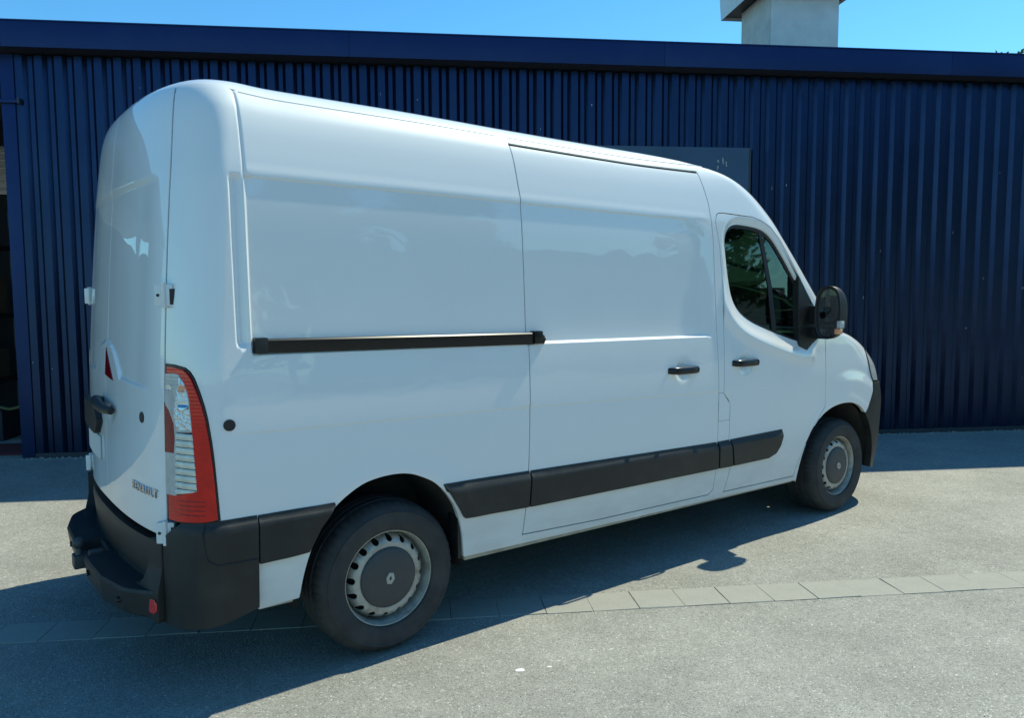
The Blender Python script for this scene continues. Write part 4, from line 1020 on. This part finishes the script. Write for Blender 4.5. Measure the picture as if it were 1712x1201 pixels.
# positions measured on the ground plane
Ma = M.to_3x3()
SPOTS = [(.355, -1.46), (.475, -1.515)]
for (x, y), r, lb in zip(SPOTS, (.016, .008), ('larger white paint splash on the sunlit asphalt in the foreground', 'small white paint splash to the right of the larger one on the asphalt')):
    a, b = w2s(x, y); blob('paint_splash', a, b, r, M_WPT, lb, 'paint mark', .0005, .0008, 1.6)
# grit gathered along the foot of the wall
V = []; F = []
for i in range(1500):
    s = random.uniform(-3.3, 9.5); n = -.055-abs(random.gauss(0, .035)); r = random.choice((.003, .005, .008, .014))*random.uniform(.8, 1.3); b = len(V); z = 0
    q = [(math.cos(a), math.sin(a)) for a in (0.3, 2.4, 4.4)]
    V += [(s+r*c, n+r*d, 0) for c, d in q]+[(s, n, r*1.1)]
    F += [(b, b+1, b+3), (b+1, b+2, b+3), (b+2, b, b+3)]
gt = mesh('grit', V, F, mat('grit_stone', (.34, .33, .29), .9, var=.4, vscale=30)); gt.matrix_world = WM; tag(gt, 'line of grit and debris along the foot of the blue wall', None, None, 'stuff')
V = []; F = []
for i in range(60):
    k = random.randrange(0, 70); sc_ = s_start+k*PITCH+random.uniform(.01, .065); z = random.uniform(.3, 3.7); a = random.uniform(.002, .006); b_ = random.uniform(.004, .022); b = len(V)
    V += [(sc_-a, -.0388, z-b_), (sc_+a, -.0388, z-b_*.7), (sc_+a*.6, -.0388, z+b_), (sc_-a*.5, -.0388, z+b_*.8)]; F.append((b, b+1, b+2, b+3))
pc = mesh('paint_chips', V, F, M_CHALK, shed); pc['kind'] = 'stuff'
# loose chippings on the sunlit asphalt
V = []; F = []
for i in range(5200):
    s = random.uniform(-1.0, 6.0); n = random.uniform(-5.9, -2.2); r = random.uniform(.0012, .0038); b = len(V); a0_ = random.uniform(0, 6.28)
    if N0-.01 < n < N1+.01 and random.random() < .8: continue
    q = [(math.cos(a0_+a), math.sin(a0_+a)) for a in (0.3, 2.4, 4.4)]
    V += [(s+r*c, n+r*d, 0) for c, d in q]+[(s+r*random.uniform(-.4, .4), n, r*random.uniform(.6, 1.3))]
    F += [(b, b+1, b+3), (b+1, b+2, b+3), (b+2, b, b+3)]
gt = mesh('loose_chippings', V, F, mat('chipping_stone', (.36, .35, .32), .5, var=.5, vscale=60)); gt.matrix_world = WM; tag(gt, 'pale loose chippings scattered over the asphalt', None, None, 'stuff')

# ---- trees
def tree(name, x, y, h, r, label, seed, nleaf=2600, leaf=.11):
    rg = random.Random(seed); t = empty(name, (x, y, 0), label, 'tree')
    bm = bmesh.new(); add_tube(bm, [(0, 0, -.05), (.05, .02, h*.25), (-.04, .05, h*.5), (0, 0, h*.82)], [.20*h/8, .16*h/8, .11*h/8, .03], 9)
    for k in range(9):
        a = rg.uniform(0, 6.28); z = h*rg.uniform(.3, .65); L = r*rg.uniform(.5, .85)
        add_tube(bm, [(0, 0, z), (L*.5*math.cos(a), L*.5*math.sin(a), z+L*.35), (L*math.cos(a), L*math.sin(a), z+L*.8)], [.06*h/8, .04*h/8, .015], 6)
    bm_obj('trunk', bm, M_WOODY, t, angle=.9)
    V = []; F = []; cl = []
    for k in range(26):
        a = rg.uniform(0, 6.28); q = r*rg.uniform(.1, .85); z = h*.62+rg.uniform(-.34, .33)*h
        q *= math.sqrt(max(.05, 1-((z-h*.6)/(h*.42))**2)); cl.append((q*math.cos(a), q*math.sin(a), z, r*rg.uniform(.18, .36)))
    cl.append((0, 0, h*.95, r*.16))
    for i in range(nleaf):
        cx, cy, cz, cr = rg.choice(cl); d = Vector((rg.gauss(0, 1), rg.gauss(0, 1), rg.gauss(0, .8))).normalized()*cr*rg.uniform(.5, 1.1)
        p = Vector((cx, cy, cz))+d; u = Vector((rg.gauss(0, 1), rg.gauss(0, 1), rg.gauss(0, 1))).normalized(); v = u.cross(Vector((rg.gauss(0, 1), rg.gauss(0, 1), rg.gauss(0, 1)))).normalized(); L = leaf*rg.uniform(.6, 1.4)
        b = len(V); V += [p-u*L, p+v*L*.5, p+u*L, p-v*L*.5]; F.append((b, b+1, b+2, b+3))
    o = mesh('crown', V, F, M_LEAF, t); return t
p = wn*(OFF+8)+wd*14.05
tree('broadleaf_tree', p.x, p.y, 7.13, 1.1, 'green tree whose tip just shows above the shed roof at the right edge', 3, 2500, .06)
# unseen building and trees, added across the yard to shape reflections in paint
hs = empty('reflection_building', (0, 0, 0), 'pale rendered building out of view on the side of the camera, added for its reflections', 'building')
box('wall', (12, -30, 0), (34, -22, 3.6), mat('pale_render', (.45, .43, .38), .9, var=.08, vscale=1), hs)
box('roof', (11.6, -30.4, 3.605), (34.4, -21.6, 3.9), M_ROOFB, hs)
for k in range(6): box('window', (13.2+k*3.4, -22.001, 1.0), (14.8+k*3.4, -21.95, 2.3), M_GLOSS, hs)
for i, (x, y, h) in enumerate(((4, -19, 7.5), (7.4, -20.5, 8.2), (11, -18.5, 7.8), (24, -18, 8.5), (36, -12, 9), (42, -2, 8))):
    tree('broadleaf_tree', x, y, h, h*.36, ['leftmost bushy tree of the row', 'second and tallest bushy tree of the row', 'bushy tree nearest the pale building', 'tall tree in front of the pale building', 'largest tree beyond the right end of the yard', 'tree farthest along the road past the van'][i]+' across the yard, out of view, added for reflections', 20+i, 2200, .24)
